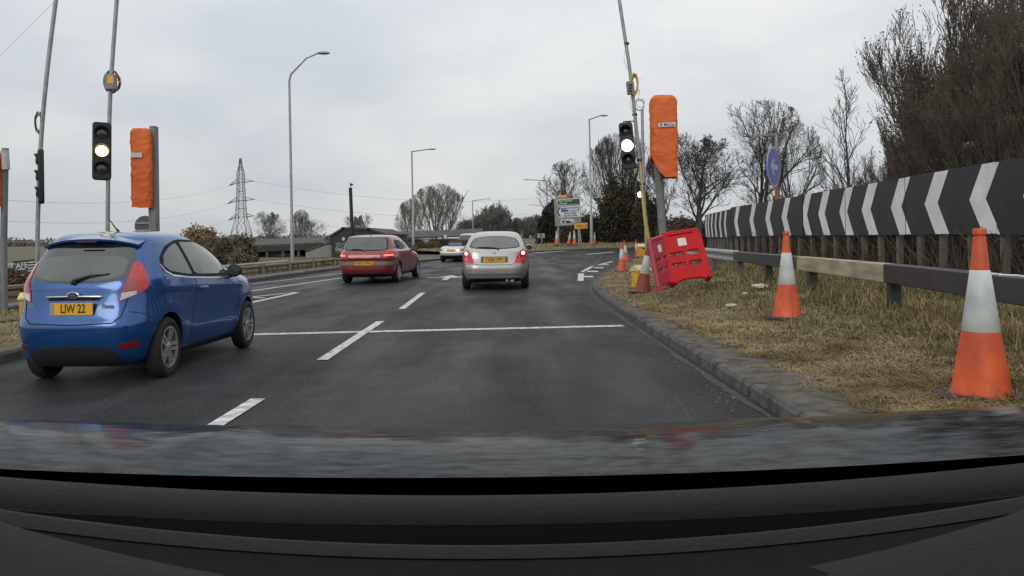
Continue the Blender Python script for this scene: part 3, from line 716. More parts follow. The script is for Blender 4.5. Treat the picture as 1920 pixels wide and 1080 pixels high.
red.ribbon('tailgate_gap', [(-.62, .95), (-.56, .79), (-.5, .76), (0, .74), (.5, .76), (.56, .79), (.62, .95)], .010, 'rear', M_GAP, .003)
y = red.cast(0, .90, 'rear')[0].y; b = MB(); b.prism([(0, -.05), (.032, 0), (0, .05), (-.032, 0)], frame_mtx((0, y - .012, .90), (1, 0, 0)), .01); b.build('badge', M_CHROME, red.root, local=True)
red.decal('lower_valance', [(-.66, .20), (-.66, .30), (.66, .30), (.66, .20)], 'rear', M_DARK, .006)
b = MB(); b.smooth = True; b.tube([(0, .75, 1.44), (0, .62, 1.60)], [.014, .004], 8); b.build('aerial', M_DARK, red.root, local=True)
for sx, side in ((1, 'right'), (-1, 'left')):
    red.decal('side_window', chaikin([(.62, 1.06), (1.2, 1.0), (2.85, .96), (2.5, 1.18), (2.1, 1.33), (1.2, 1.37), (.8, 1.30)], .1, 1), side, M_GLASS, .004)
    red.mirror(2.72, 1.0, .80, None, M_DARK, sx)
    red.ribbon('door_gap', [(1.35, 1.36), (1.35, .9), (1.25, .4), (1.4, .28), (2.9, .28), (2.95, .95)], .009, side, M_GAP, .002)

# ---- light silver roadster with black hood
M_SILV2 = mat('pale_silver_paint', (.55, .55, .54), rough=.3, metal=.4, coat=.8, var=.03, scale=200)
RT = [(.16, .22, 3.7, .70), (.26, .08, 3.85, .79), (.38, .0, 3.92, .83), (.50, -.02, 3.95, .84), (.60, .02, 3.93, .84), (.70, .04, 3.85, .825), (.76, .07, 3.6, .80), (.81, .14, 3.2, .77), (.85, .35, 2.7, .72), (.88, .55, 2.4, .6), (.885, .8, 2.2, .3)]
ro = Car(RT, M_SILV2, 'roadster', (0, 0, 0), R(-14), 1.0, 'pale silver two-seat roadster with black fabric roof, beyond the red car', 'car', axles=(.75, 3.02), hw=.83, track=.72, er=3.2, arch=.32, wheel_r=.29)
p = gnd(851, 488); ro.root.location = (p.x, 38.5, zr(38.5)); ro.wheels()
vs, fs = hull([(.84, .70, 2.5, .66), (.92, .76, 2.4, .64), (1.0, .84, 2.3, .61), (1.1, .96, 2.15, .57), (1.18, 1.12, 2.0, .52), (1.22, 1.3, 1.9, .42), (1.235, 1.5, 1.7, .1)], 3.5, 3.5, 30, 60)
b = MB(); b.smooth = True; b.add(vs, fs); sfr = b.build('fabric_roof', mat('black_fabric', (.012, .012, .013), rough=.9), ro.root, local=True)
b = MB(); b.prism(rrect(.80, .17, .06), frame_mtx((0, .795, .985), (1, 0, 0), (0, .5, 1)), .01); b.build('rear_window', M_GLASS2, sfr, local=True)
for sx in (1, -1):
    P = chaikin([(.50, .62), (.76, .60), (.79, .68), (.70, .73), (.52, .71)], .2, 2); P = P if sx > 0 else mirrored(P)
    ro.decal('tail_light', P, 'rear', mat('pale_red_lens', (.45, .08, .08), rough=.2, coat=.8), .006); ro.mirror(2.2, .92, .72, None, M_DARK, sx)
ro.plate('', .64, w=.52); ro.decal('lower_valance', [(-.7, .17), (-.74, .36), (.74, .36), (.7, .17)], 'rear', M_DARK, .006)

# ---- pale hatchback further on and two in the yard
def simple_car(name, paint, loc, yaw, label, sc=1.0, grp=None):
    c = Car(GT if sc > 0 else AT, paint, name, loc, yaw, abs(sc), label, 'car', grp, axles=(.80, 3.42), hw=.87, track=.76, er=5, arch=.345, wheel_r=.31)
    c.wheels(); c.decal('rear_window', chaikin([(-.64, .985), (.64, .985), (.58, 1.33), (-.58, 1.33)], .15, 2), 'rear', M_GLASS, .005)
    for sx, side in ((1, 'right'), (-1, 'left')):
        c.decal('side_window', chaikin([(.62, 1.06), (1.2, 1.0), (2.85, .96), (2.5, 1.18), (2.1, 1.33), (1.2, 1.37), (.8, 1.30)], .1, 1), side, M_GLASS, .004)
        P = [(.60, .75), (.84, .75), (.82, .95), (.70, .95)]; c.decal('tail_light', P if sx > 0 else mirrored(P), 'rear', M_RED, .006); c.mirror(2.72, 1.0, .80, None, paint, sx)
    return c
p = gY(862, 47); c = simple_car('pale_hatchback', M_SILV2, (p.x + .2, 47, zr(47)), R(-38), 'pale hatchback turning ahead of the roadster, mostly hidden behind it')
c.plate('', .64)
p = at(628, 486, 44); c = simple_car('parked_car', mat('grey_paint', (.30, .31, .32), rough=.3, metal=.4, coat=.8), (at(640, 480, 44).x, 43.5, -1.72), R(80), 'grey parked car behind the boundary wall beside the dark cafe shed')
# ------------------------------------------------------------------ street furniture
M_GALV = mat('galvanised_steel', (.30, .31, .31), rough=.5, metal=.5, scale=8, var=.15)
M_POLE = mat('grey_post_paint', (.17, .175, .18), rough=.5, scale=5, var=.15)
M_BLACKH = mat('black_housing', (.012, .012, .012), rough=.45)
M_LENS0 = mat('unlit_lens', (.035, .033, .032), rough=.18, coat=.7, scale=60)
M_ORANGE = mat('cone_orange', (.70, .11, .024), rough=.5, scale=5, col2=(.46, .065, .025), detail=6, bump=.1, bscale=20)
M_SLEEVE = mat('reflective_sleeve', (.36, .39, .38), rough=.4, scale=4, col2=(.60, .62, .60), detail=9)
M_RUBBER = mat('black_rubber', (.025, .025, .026), rough=.8, scale=8, bump=.4)
M_CABLE = mat('black_cable', (.02, .02, .02), rough=.6)
M_YCABLE = mat('yellow_cable', (.65, .42, .03), rough=.5)
M_WCABLE = mat('pale_cable', (.5, .5, .48), rough=.5)

def loopy(c, r, n=28, dx=0, ph=0, squash=1.35, turns=1, jitter=.015):
    return [Vector((c[0] + r * math.cos(2 * math.pi * t / n + ph), c[1] + dx * math.sin(4 * math.pi * t / n) + .02 * (t / n), c[2] + r * squash * math.sin(2 * math.pi * t / n + ph) + jitter * math.sin(t * 1.7))) for t in range(n * turns + 1)]

# orange-white traffic cones
M_OLDO = mat('faded_dark_orange', (.26, .055, .035), rough=.7, scale=6, col2=(.19, .05, .04), detail=6)
M_DIRTYS = mat('dirty_sleeve', (.38, .38, .36), rough=.6, scale=5, col2=(.52, .52, .50), detail=6)
def make_cone(p, h, label, group=None, tilt=(0, 0), mats=None, stump=False, squash=0.0, rz=0, base=True):
    mo, ms, mt = mats or (M_ORANGE, M_SLEEVE, M_ORANGE)
    t = empty('traffic_cone', p, label, 'traffic cone', group, rz=rz); t.rotation_euler = (tilt[0], tilt[1], rz)
    k = h
    def def_(mb):
        if squash:
            for i, v in enumerate(mb.v):
                x, y, z = v
                if z < .32 * k:
                    a = math.atan2(y, x); f = 1 + squash * (math.sin(3 * a + 1) * .5 + math.sin(5 * a) * .3) * (1 - z / (.32 * k)); mb.v[i] = (x * f, y * f, z - squash * .12 * k * (1 + math.sin(2 * a + .5)) * (1 - z / (.32 * k)) ** 2 * .5)
    prof = [(.158, .02), (.162, .035), (.150, .06), (.140, .13), (.104, .36), (.060, .74), (.055, .745), (.044, .90), (.030, .955), (.034, .96), (.034, .985), (.026, 1.0), (.0001, 1.0)]
    b = MB(); b.lathe([(r * k, z * k) for r, z in prof[:5] + [(.0965, .405)]], 36, cap=False); def_(b); b.build('cone_body', mo, t, local=True)
    b = MB(); b.lathe([(.096 * k, .395 * k), (.099 * k, .40 * k), (.052 * k, .752 * k), (.049 * k, .755 * k)], 36, cap=False); b.build('reflective_sleeve', ms, t, local=True)
    b = MB(); b.lathe([(.050 * k, .75 * k), (.0325 * k, .945 * k), (.026 * k, .95 * k), (.026 * k, .958 * k), (.034 * k, .963 * k), (.034 * k, .99 * k), (.028 * k, 1.0 * k), (.0001, 1.0 * k)], 36, cap=False); b.build('cone_tip', mt, t, local=True)
    if base:
        b = MB(); w_ = .215 * k; ol = [(w_, w_ * .55), (w_ * .55, w_), (-w_ * .55, w_), (-w_, w_ * .55), (-w_, -w_ * .55), (-w_ * .55, -w_), (w_ * .55, -w_), (w_, -w_ * .55)]
        me = plate_mesh([ol], .05 * k, .012); me.transform(Matrix.Translation((0, 0, .008 * k)) @ Matrix.Rotation(.3, 4, 'Z')); link_mesh('base', me, M_RUBBER, t)
    return t
def vp(px, py, h=.30, it=6):            # point on the right verge seen at a picture position
    for _ in range(it): p = gnd(px, py, h); h = hv(p.x, p.y) - zr(p.y)
    p.z = hv(p.x, p.y); return p
p = vp(1850, 742); make_cone(p - Vector((0, -.05, .03)), 1.17, 'largest orange and white traffic cone, nearest, at the right of the grass verge', 'traffic cones', squash=.10, rz=.4)
p = vp(1476, 596); make_cone(p - Vector((0, 0, .03)), 1.13, 'orange and white cone standing alone on the verge before the tan barrier beam', 'traffic cones', rz=1.1, tilt=(0, R(1)))
p = vp(1204, 547); p.y -= .35; p.x -= .07; p.z = hv(p.x, p.y); make_cone(p + Vector((0.0, 0, -.02)), 1.06, 'dirty brown-orange cone with grey sleeve leaning against the red plastic barrier', 'traffic cones', tilt=(R(-4), R(9)), mats=(M_OLDO, M_DIRTYS, M_OLDO))
p = vp(1166, 509); make_cone(p, 1.0, 'orange cone with pinkish tip, leftmost of the cones on the island nose', 'traffic cones', mats=(M_ORANGE, M_SLEEVE, mat('cone_pink_red', (.55, .07, .07), rough=.5)))
p = vp(1175, 490); make_cone(p, 1.0, 'orange and white cone tilted just behind the cone with the pinkish tip', 'traffic cones', tilt=(0, R(-6)))
p = vp(1196, 482); make_cone(p, 1.0, 'red-tipped white sleeved cone farthest back on the island nose, tilted left', 'traffic cones', tilt=(0, R(-7)), mats=(M_ORANGE, M_SLEEVE, mat('cone_pink_red', (.55, .07, .07))))
def farverge(px, Y, h=.42): q = gY(px, Y, h); return q
for px, Y, tl_, lb, hh in ((1043.5, 53, 0, 'far cone standing in front of the left post of the direction sign', 1.05), (1066, 53.4, 9, 'far cone leaning right, middle of the cones under the direction sign', .98), (1077, 53, 0, 'far cone upright just left of the small yellow diversion sign post', 1.08), (1115, 55, 0, 'far cone at the foot of the tall lamp post beyond the junction', .9)):
    q = farverge(px, Y, .38); make_cone(q, hh, lb, 'traffic cones', tilt=(0, R(tl_)), mats=(M_ORANGE, M_SLEEVE, M_SLEEVE) if Y > 52 else None)

# red plastic chapter-eight barriers
M_REDPL = mat('red_plastic', (.55, .010, .014), rough=.6, spec=.25, scale=4, col2=(.42, .012, .018), detail=5, bump=.06, bscale=14)
M_REDPL2 = mat('faded_red_plastic', (.42, .035, .055), rough=.5, scale=4, col2=(.34, .03, .05), detail=5)
def barrier(label, TL, TR, BR, BL, m, group):
    """panel spanning four world corner points"""
    w_, h_ = ((TR - TL).length + (BR - BL).length) / 2, ((TL - BL).length + (TR - BR).length) / 2
    x = ((TR - TL) + (BR - BL)).normalized(); up = ((TL - BL) + (TR - BR)).normalized(); y = up; z = x.cross(y).normalized()
    org = (TL + TR + BR + BL) / 4
    t = empty('plastic_barrier', (BL + BR) / 2, label, 'barrier', group)
    m4 = Matrix((x, y, z)).transposed().to_4x4(); m4.translation = org
    W, H = w_ / 2, h_ / 2
    outer = [(-W * .90, H), (W * .90, H), (W, H * .88), (W * 1.0, 0), (W * 1.02, -H * .72), (W * 1.03, -H), (W * .80, -H), (W * .66, -H * .93), (W * .45, -H * .86), (-W * .45, -H * .86), (-W * .66, -H * .93), (-W * .80, -H), (-W * 1.03, -H), (-W * 1.02, -H * .72), (-W * 1.0, 0), (-W, H * .88)]
    holes = []
    for cy_ in (.10, -.32):
        holes += [rrect(W * .80, H * .22, H * .08, -W * .42, cy_ * H), rrect(W * .72, H * .22, H * .08, W * .44, cy_ * H)]
    holes.append(rrect(W * 1.35, H * .085, H * .03, 0, H * .86))
    me = plate_mesh([chaikin(outer, .12, 1)] + holes, .06, .014); put('panel', me, m4, m, t)
    b = MB()
    for sx in (-1, 1):                                # stiffening columns inside the slots and moulded side posts
        for cy_ in (.10, -.32):
            for kx in (-.5, -.2, .2, .5):
                pass
        b.tube([m4 @ Vector((sx * W * 1.0, H * .80, 0)), m4 @ Vector((sx * W * 1.0, -H * .9, 0))], .04, 10)
    for cy_ in (.10, -.32):
        for kx in (-.62, -.42, -.22): b.tube([m4 @ Vector((W * kx, H * (cy_ - .12), -.02)), m4 @ Vector((W * kx, H * (cy_ + .12), -.02))], .018, 6)
    b.tube([m4 @ Vector((-W * .9, H * .98, 0)), m4 @ Vector((W * .9, H * .98, 0))], .035, 10)
    b.build('rib', m, t)
    me = plate_mesh([rrect(W * .44, H * .30, .01)], .008); put('reflective_plate', me, m4 @ Matrix.Translation((0, H * .54, .036)), mat('white_plate', (.55, .60, .55), rough=.35), t)
    for sx in (-1, 1): b = MB(); b.box(m4 @ Vector((sx * W * .92, -H * .97, 0)), (.10, .06, .24), m4.to_3x3(), bev=.015); b.build('foot', m, t)
    return t
Yb = 13.0
barrier('bright red plastic barrier panel with four slots, leaning before the bagged post', at(1237, 440, Yb + .35), at(1308, 428, Yb + .45), at(1332, 522, Yb - .05), at(1260, 534, Yb - .1), M_REDPL, 'red plastic barriers')
barrier('faded red barrier panel set edge-on at the left of the bright red barrier', at(1219, 452, Yb - .25), at(1240, 441, Yb + .35), at(1263, 533, Yb - .05), at(1234, 542, Yb - .45), M_REDPL2, 'red plastic barriers')

# yellow battery boxes
M_YEL = mat('yellow_plastic', (.62, .36, .02), rough=.5, scale=5, var=.12); M_YTOP = mat('pale_yellow_lid', (.60, .50, .22), rough=.5, scale=5)
def ybox(p, s, label, rz=0, g='yellow equipment boxes'):
    t = empty('battery_box', p, label, 'box', g, rz=rz)
    b = MB(); b.box((0, 0, .23 * s), (.42 * s, .34 * s, .46 * s), bev=.03 * s); b.build('case', M_YEL, t, local=True)
    b = MB(); m = Matrix.Translation((-.23 * s, 0, 0)) @ Matrix((Vector((0, 1, 0)), Vector((0, 0, 1)), Vector((1, 0, 0)))).transposed().to_4x4()
    b.prism([(-.19 * s, .455 * s), (.19 * s, .455 * s), (.19 * s, .50 * s), (0, .62 * s), (-.19 * s, .50 * s)], m, .46 * s); b.build('lid', M_YTOP, t, local=True)
    b = MB(); b.box((0, -.18 * s, .40 * s), (.08 * s, .03 * s, .05 * s), bev=.005); b.build('latch', M_BLACKH, t, local=True)
    return t
q = vp(1209, 541); q.y += .55; q.x += .02; q.z = hv(q.x, q.y); ybox(q, .82, 'yellow equipment box with pale lid behind the dirty leaning cone', .5)
q = vp(1204, 482); ybox(q, 1.2, 'small distant yellow box behind the cones on the island nose', .2)
q = gnd(60, 596, .16); ybox(Vector((q.x, q.y, .15)), .66, 'pale yellow box on the splitter island, half hidden by the blue hatchback', .3)

# traffic signal head
def signal_head(root, c, facing, tilt=0.0, s=1.0, lit=1, emit_m=None, up=Vector((0, 0, 1)), dep=1.0, big=1.0):
    """c: centre; facing: direction the lenses look (horizontal)"""
    f = Vector(facing).normalized(); x = up.cross(f).normalized() * 1.0; m = Matrix((x, up.normalized(), x.cross(up.normalized()))).transposed().to_4x4(); m.translation = Vector(c)
    if (m.to_3x3() @ Vector((0, 0, 1))).dot(f) < 0: m = m @ Matrix.Rotation(math.pi, 4, 'Y')
    me = plate_mesh([rrect(.255 * s, .98 * s, .04 * s)], .17 * s * dep, .02 * s); o = put('signal_housing', me, m @ Matrix.Translation((0, 0, -.085 * s * dep)), M_BLACKH, root)
    for i, dz in enumerate((.31, 0, -.31)):
        mm = m @ Matrix.Translation((0, dz * s, 0))
        g_ = big if i == lit and emit_m else 1; b = MB(); b.lathe([(.10 * s * g_, .0), (.095 * s * g_, .015 * s), (.06 * s * g_, .035 * s), (.0001, .042 * s)], 28, mm, cap=False)
        b.build('lens', (emit_m if i == lit and emit_m else M_LENS0), o)
        b = MB(); b.smooth = True; vs = []; n = 18                       # hood
        for k in range(n + 1):
            a = R(-35) + R(250) * k / n; 
            for rr_, zz in ((.118, 0), (.125, .19 * dep * dep - .05 * (1 - math.sin(max(0, min(math.pi, a)))) )): vs.append(mm @ Vector((rr_ * s * math.cos(a), rr_ * s * math.sin(a), zz * s)))
            for rr_, zz in ((.119, .19 * dep * dep - .05 * (1 - math.sin(max(0, min(math.pi, a)))) ), (.112, 0)): vs.append(mm @ Vector((rr_ * s * math.cos(a), rr_ * s * math.sin(a), zz * s)))
        fs = [(k * 4 + j, k * 4 + j + 1, k * 4 + j + 5, k * 4 + j + 4) for k in range(n) for j in range(3)]
        b.add(vs, fs); b.build('visor', M_BLACKH, o)
    return o, m
M_AMBER = mat('lit_amber_signal', (1, .8, .4), emit=(1.0, .80, .32), estr=2.2)
M_WHITEL = mat('lit_white_amber_signal', (1, 1, .9), emit=(1.0, .97, .88), estr=6.0)
def lerp_pts(P, n=10):
    P = [Vector(p) for p in P]; out_ = []
    for i in range(len(P) - 1):
        p0, p1, p2, p3 = P[max(i - 1, 0)], P[i], P[i + 1], P[min(i + 2, len(P) - 1)]
        for k in range(n):
            t = k / n; out_.append(.5 * ((2 * p1) + (-p0 + p2) * t + (2 * p0 - 5 * p1 + 4 * p2 - p3) * t * t + (-p0 + 3 * p1 - 3 * p2 + p3) * t ** 3))
    out_.append(P[-1]); return out_
# right-hand temporary signal on a leaning pole
Yp = 14.0
base = at(1238, 515, Yp); base.z = hv(base.x, Yp)
t = empty('temporary_traffic_light', base, 'temporary signal on leaning pole behind the red barrier, its lit white lamp enlarged by glow', 'traffic light', 'temporary traffic lights')
top = at(1152, -60, Yp)
pl = lerp_pts([base, at(1215, 440, Yp), at(1209, 400, Yp), at(1194, 250, Yp), at(1182, 140, Yp), at(1168, 45, Yp), top])
b = MB(); b.tube(pl, [.042] * 25 + [.036] * (len(pl) - 25), 12)
for y_ in (300, 225, 195, 120, 60): 
    c = at(1194 + (y_ - 250) * .12, y_, Yp)
b.build('pole', M_GALV, t)
b = MB(); b.tube(lerp_pts([at(1216, 450, Yp - .06), at(1209, 400, Yp - .06), at(1203, 340, Yp - .06), at(1200, 305, Yp - .05)]), .012, 6)
b.tube(lerp_pts([at(1212, 445, Yp - .06), at(1206, 390, Yp - .07), at(1204, 340, Yp - .06)]), .012, 6); b.build('yellow_cable', M_YCABLE, t)
hc = at(1176, 273, Yp)
o, m = signal_head(t, hc, (-.22, -1, 0), big=1.28, emit_m=M_WHITEL, up=Vector((-.075, 0, 1)), s=.93)
# the lit lens above is enlarged to stand in for the lamp's bloom
b = MB(); b.tube([at(1168, 231, Yp), at(1169, 228, Yp), at(1192, 227, Yp)], .012, 6); b.tube([at(1186, 314, Yp), at(1200, 313, Yp)], .014, 6); b.build('bracket', M_BLACKH, t)
b = MB(); b.box(at(1182, 165, Yp - .08), (.14, .12, .26), Matrix.Rotation(R(-6), 3, 'Y'), bev=.01); cb = b.build('control_box', mat('box_grey', (.20, .21, .20), rough=.5), t)
b = MB()
for k in (-.06, 0, .06): b.box(at(1182, 165, Yp - .145) + Vector((0, 0, k)), (.07, .02, .03))
b.build('socket', M_BLACKH, cb)
b = MB()
for k in range(5): b.tube(loopy(at(1190, 158, Yp - .06 - .02 * k), .05 + .006 * k, squash=3.0), .010, 6)
b.build('yellow_cable', M_YCABLE, t)
b = MB(); b.tube(loopy(at(1201, 193, Yp), .085, squash=1.0), .007, 6); b.tube(lerp_pts([at(1193, 175, Yp - .1), at(1199, 168, Yp - .1), at(1197, 182, Yp - .1), at(1190, 190, Yp - .1)]), .006, 6)
b.tube(lerp_pts([at(1183, 180, Yp - .1), at(1182, 195, Yp - .1), at(1186, 210, Yp - .1), at(1190, 220, Yp - .1)]), .006, 6); b.tube(lerp_pts([at(1173, 90, Yp), at(1170, 110, Yp), at(1176, 130, Yp)]), .005, 6)
b.tube([at(1184, 145, Yp), at(1206, 146, Yp)], .003, 5); b.tube(lerp_pts([at(1192, 232, Yp), at(1189, 255, Yp), at(1190, 280, Yp), at(1196, 310, Yp)]), .005, 5); b.build('cable', M_WCABLE, t)
for (x_, y_) in ((1184, 160), (1190, 215), (1199, 300), (1204, 345), (1175, 82)):
    c = at(x_, y_, Yp); b = MB(); b.tube([c - Vector((0, 0, .02)), c + Vector((0, 0, .02))], .052, 10); b.build('tape_band', M_BLACKH, t)
# grey conduit pole beside it and second farther signal
Yq = 24
base = at(1212, 480, Yq); base.z = hv(base.x, Yq)
t = empty('temporary_traffic_light', base, 'smaller farther signal with small white lamp lit, low behind the leaning pole', 'traffic light', 'temporary traffic lights')
b = MB(); b.tube(lerp_pts([base, at(1211, 440, Yq), at(1206, 300, Yq), at(1204, 205, Yq)]), .05, 10); b.build('pole', M_GALV, t)
signal_head(t, at(1200, 365, Yq - .15), (0, -1, 0), emit_m=M_WHITEL, s=.93)
b = MB(); b.tube(loopy(at(1199, 197, Yq), .16, squash=1.1), .016, 6); b.build('cable', M_CABLE, t)

# bagged permanent signals
M_BAG = mat('orange_bag_fabric', (.74, .15, .012), rough=.55, scale=2.5, col2=(.60, .095, .012), bump=.9, bscale=5, detail=8)
def bag(parent, c, w_, d_, h_, rz=0.0, slant=0.0, seed=0, text=None, tpos=(0, .2), tw=.3, tuck=0.0):
    NZ, NA = 60, 72; vs = []; fs = []
    for i in range(NZ + 1):
        v = i / NZ; z = (v - .5) * h_
        for k in range(NA):
            a = 2 * math.pi * k / NA; c_, s_ = math.cos(a), math.sin(a)
            x = w_ / 2 * math.copysign(abs(c_) ** .38, c_); y = d_ / 2 * math.copysign(abs(s_) ** .38, s_)
            f = 1.0
            if v > .93: f = 1 - .30 * ((v - .93) / .07) ** 2.5
            if v < .08: f *= .97
            nn = Vector((x * 3 + seed, y * 3, z * 2.2)); r = .010 * mnoise.noise(nn) + .008 * (1 - abs(mnoise.noise(nn * 2.3)) * 2) + .010 * mnoise.noise(nn * 6)
            r += .010 * max(0, 1 - abs(math.sin(z * 7 + 1.5 * math.sin(a * 1 + seed) + 3 * mnoise.noise(nn * .7))) * 5)
            x = x * f + c_ * r; y = y * f + s_ * r; zz = z
            if v < .3 and slant: zz = z + abs(slant) * (max(0, -x / w_ - .02) / .48) ** 1.2 * (1 - v / .3)
            zz += .03 * mnoise.noise(Vector((x * 9 + seed, y * 9, 3))) * (v > .9 or v < .06)
            vs.append(Vector((x, y, zz)))
    for i in range(NZ):
        for k in range(NA): fs.append((i * NA + k, i * NA + (k + 1) % NA, (i + 1) * NA + (k + 1) % NA, (i + 1) * NA + k))
    fs.append(tuple(NZ * NA + k for k in range(NA)))
    m = Matrix.Translation(Vector(c)) @ Matrix.Rotation(rz, 4, 'Z')
    b = MB(); b.smooth = True; b.add([m @ v for v in vs], fs); o = b.build('orange_bag', M_BAG, parent, sharp=70)
    if text is not None:
        me = plate_mesh([rrect(tw, .085, .004)], .004)
        lm = m @ Matrix.Translation((tpos[0], -d_ / 2 - .045, tpos[1])) @ frame_mtx((0, 0, 0), (1, 0, .02))
        l = put('label_patch', me, lm, mat('label_white', (.6, .6, .58), rough=.5), o)
        t_ = text_mesh(text, .085, .002, 1.0); put('label_lettering', t_, lm @ Matrix.Translation((.0, 0, .0035)), M_PTEXT, l)
    return o
Yg = 14.4
base = at(1250, 480, Yg); base.z = hv(base.x, Yg)
t = empty('bagged_traffic_light', base, 'signal wrapped in a tall orange bag on a grey post behind the red barrier', 'traffic light', 'bagged traffic lights')
b = MB(); b.tube([base, at(1240, 400, Yg), at(1236, 340, Yg), at(1234, 300, Yg)], .085, 16); b.build('pole', M_POLE, t)
bg = bag(t, at(1244, 258, Yg - .15), .54, .46, 1.66, rz=R(-8), slant=-.42, seed=2, text='€ McCa', tpos=(.05, .22), tw=.34)
Yg = 12.8
base = gY(291, Yg, .15)
t = empty('bagged_traffic_light', base, 'flat orange bag over a signal beside the grey post behind the blue car', 'traffic light', 'bagged traffic lights')
b = MB(); b.box((at(290, 440, Yg) + at(290, 247, Yg)) / 2 + Vector((0, 0, -.45)), (.11, .13, 3.0 ), bev=.01); b.build('pole', M_POLE, t)
bg = bag(t, at(267, 315, Yg - .1), .34, .22, 1.44, rz=R(10), seed=9, text='   ', tpos=(-.05, .22), tw=.19)
b = MB(); b.tube([at(282, 440, Yg), at(280, 380, Yg)], .02, 8); b.build('conduit', M_GALV, t)
base = gY(8, 12.0, .15)
t = empty('bagged_traffic_light', base, 'grey signal post at the far left edge with the edge of an orange bag', 'traffic light', 'bagged traffic lights')
b = MB(); b.tube([base, at(7, 450, 12), at(10, 278, 12)], .052, 14); b.build('pole', M_POLE, t)
bag(t, at(-22, 335, 11.9), .36, .32, .95, rz=R(-5), seed=5)
b = MB(); b.tube([at(9, 282, 11.95), at(11, 318, 11.95)], .062, 14); b.build('white_sleeve', M_SLEEVE, t)
# round sign seen from behind, beside the left bagged post
base = gY(272, 13.6, .15)
t = empty('round_sign', base, 'round grey-backed sign seen from behind below the left orange bag', 'road sign')
b = MB(); b.tube([base, at(283, 400, 13.6)], .035, 10); b.build('pole', M_GALV, t)
b = MB(); b.lathe([(.0001, .012), (.20, .012), (.205, 0), (.20, -.004)], 32, frame_mtx(at(272, 424, 13.55), (1, 0, 0))); b.build('sign_back', mat('sign_back_grey', (.10, .105, .11), rough=.5), t)
b = MB(); b.box(at(272, 418, 13.5), (.36, .02, .03)); b.box(at(272, 432, 13.5), (.36, .02, .03)); b.build('bracket', M_GALV, t)
# left pair of temporary signals
Yl = 12.3
base = gY(203, Yl, .15)
t = empty('temporary_traffic_light', base, 'temporary signal left of the lane above the blue car, its yellowish lamp lit', 'traffic light', 'temporary traffic lights')
pl = lerp_pts([base, at(202, 440, Yl), at(203, 330, Yl), at(206, 200, Yl), at(211, 110, Yl), at(222, -40, Yl)])
b = MB(); b.tube(pl, .034, 12); b.build('pole', M_GALV, t)
signal_head(t, at(191, 283, Yl - .1), (.50, -.85, 0), dep=.75, emit_m=M_AMBER, up=Vector((.02, 0, 1)), s=1.0)
b = MB(); b.box(at(208, 154, Yl - .1), (.17, .12, .27), bev=.01); cb = b.build('control_box', mat('box_grey', (.2, .2, .2)), t)
b = MB(); b.box(at(207, 149, Yl - .165), (.11, .01, .14)); b.build('box_label', mat('label_orange', (.75, .33, .03), rough=.5), cb)
b = MB()
for k in range(4): b.tube(loopy(at(209, 153, Yl - .02 + .03 * k), .125 + .008 * k, squash=1.35, jitter=.01), .008, 6)
b.build('cable', M_CABLE, t)
b = MB(); b.tube(loopy(at(210, 153, Yl + .02), .150, squash=1.2), .010, 6); b.build('orange_cable', mat('orange_cable', (.6, .2, .05), rough=.5), t)
b = MB(); b.tube([at(200, 338, Yl), at(193, 332, Yl - .05)], .02, 8); b.tube([at(203, 233, Yl), at(195, 232, Yl - .05)], .02, 8); b.build('bracket', M_BLACKH, t)
Yc = 12.0
base = gY(70, Yc, .15)
t = empty('temporary_traffic_light', base, 'temporary signal seen edge-on on the leaning pole farther left, lamps hidden', 'traffic light', 'temporary traffic lights')
pl = lerp_pts([base, at(70, 480, Yc), at(72, 380, Yc), at(78, 250, Yc), at(90, 120, Yc), at(110, -40, Yc)])
b = MB(); b.tube(pl, .034, 12); b.build('pole', M_GALV, t)
signal_head(t, at(71, 331, Yc), (-.80, -.60, 0), s=.92, dep=.55)
b = MB()
for k in range(4): b.tube(loopy(at(72, 230, Yc - .03 + .03 * k), .05 + .008 * k, squash=2.6), .006, 6)
b.build('cable', M_CABLE, t)
b = MB(); b.tube([at(76, 290, Yc), at(69, 288, Yc)], .012, 6); b.tube([at(73, 372, Yc), at(69, 375, Yc)], .012, 6)
for z_ in (300, 310, 318): b.tube([at(76, z_, Yc), at(83, z_ + 3, Yc)], .006, 5)
b.build('bracket', M_BLACKH, t)

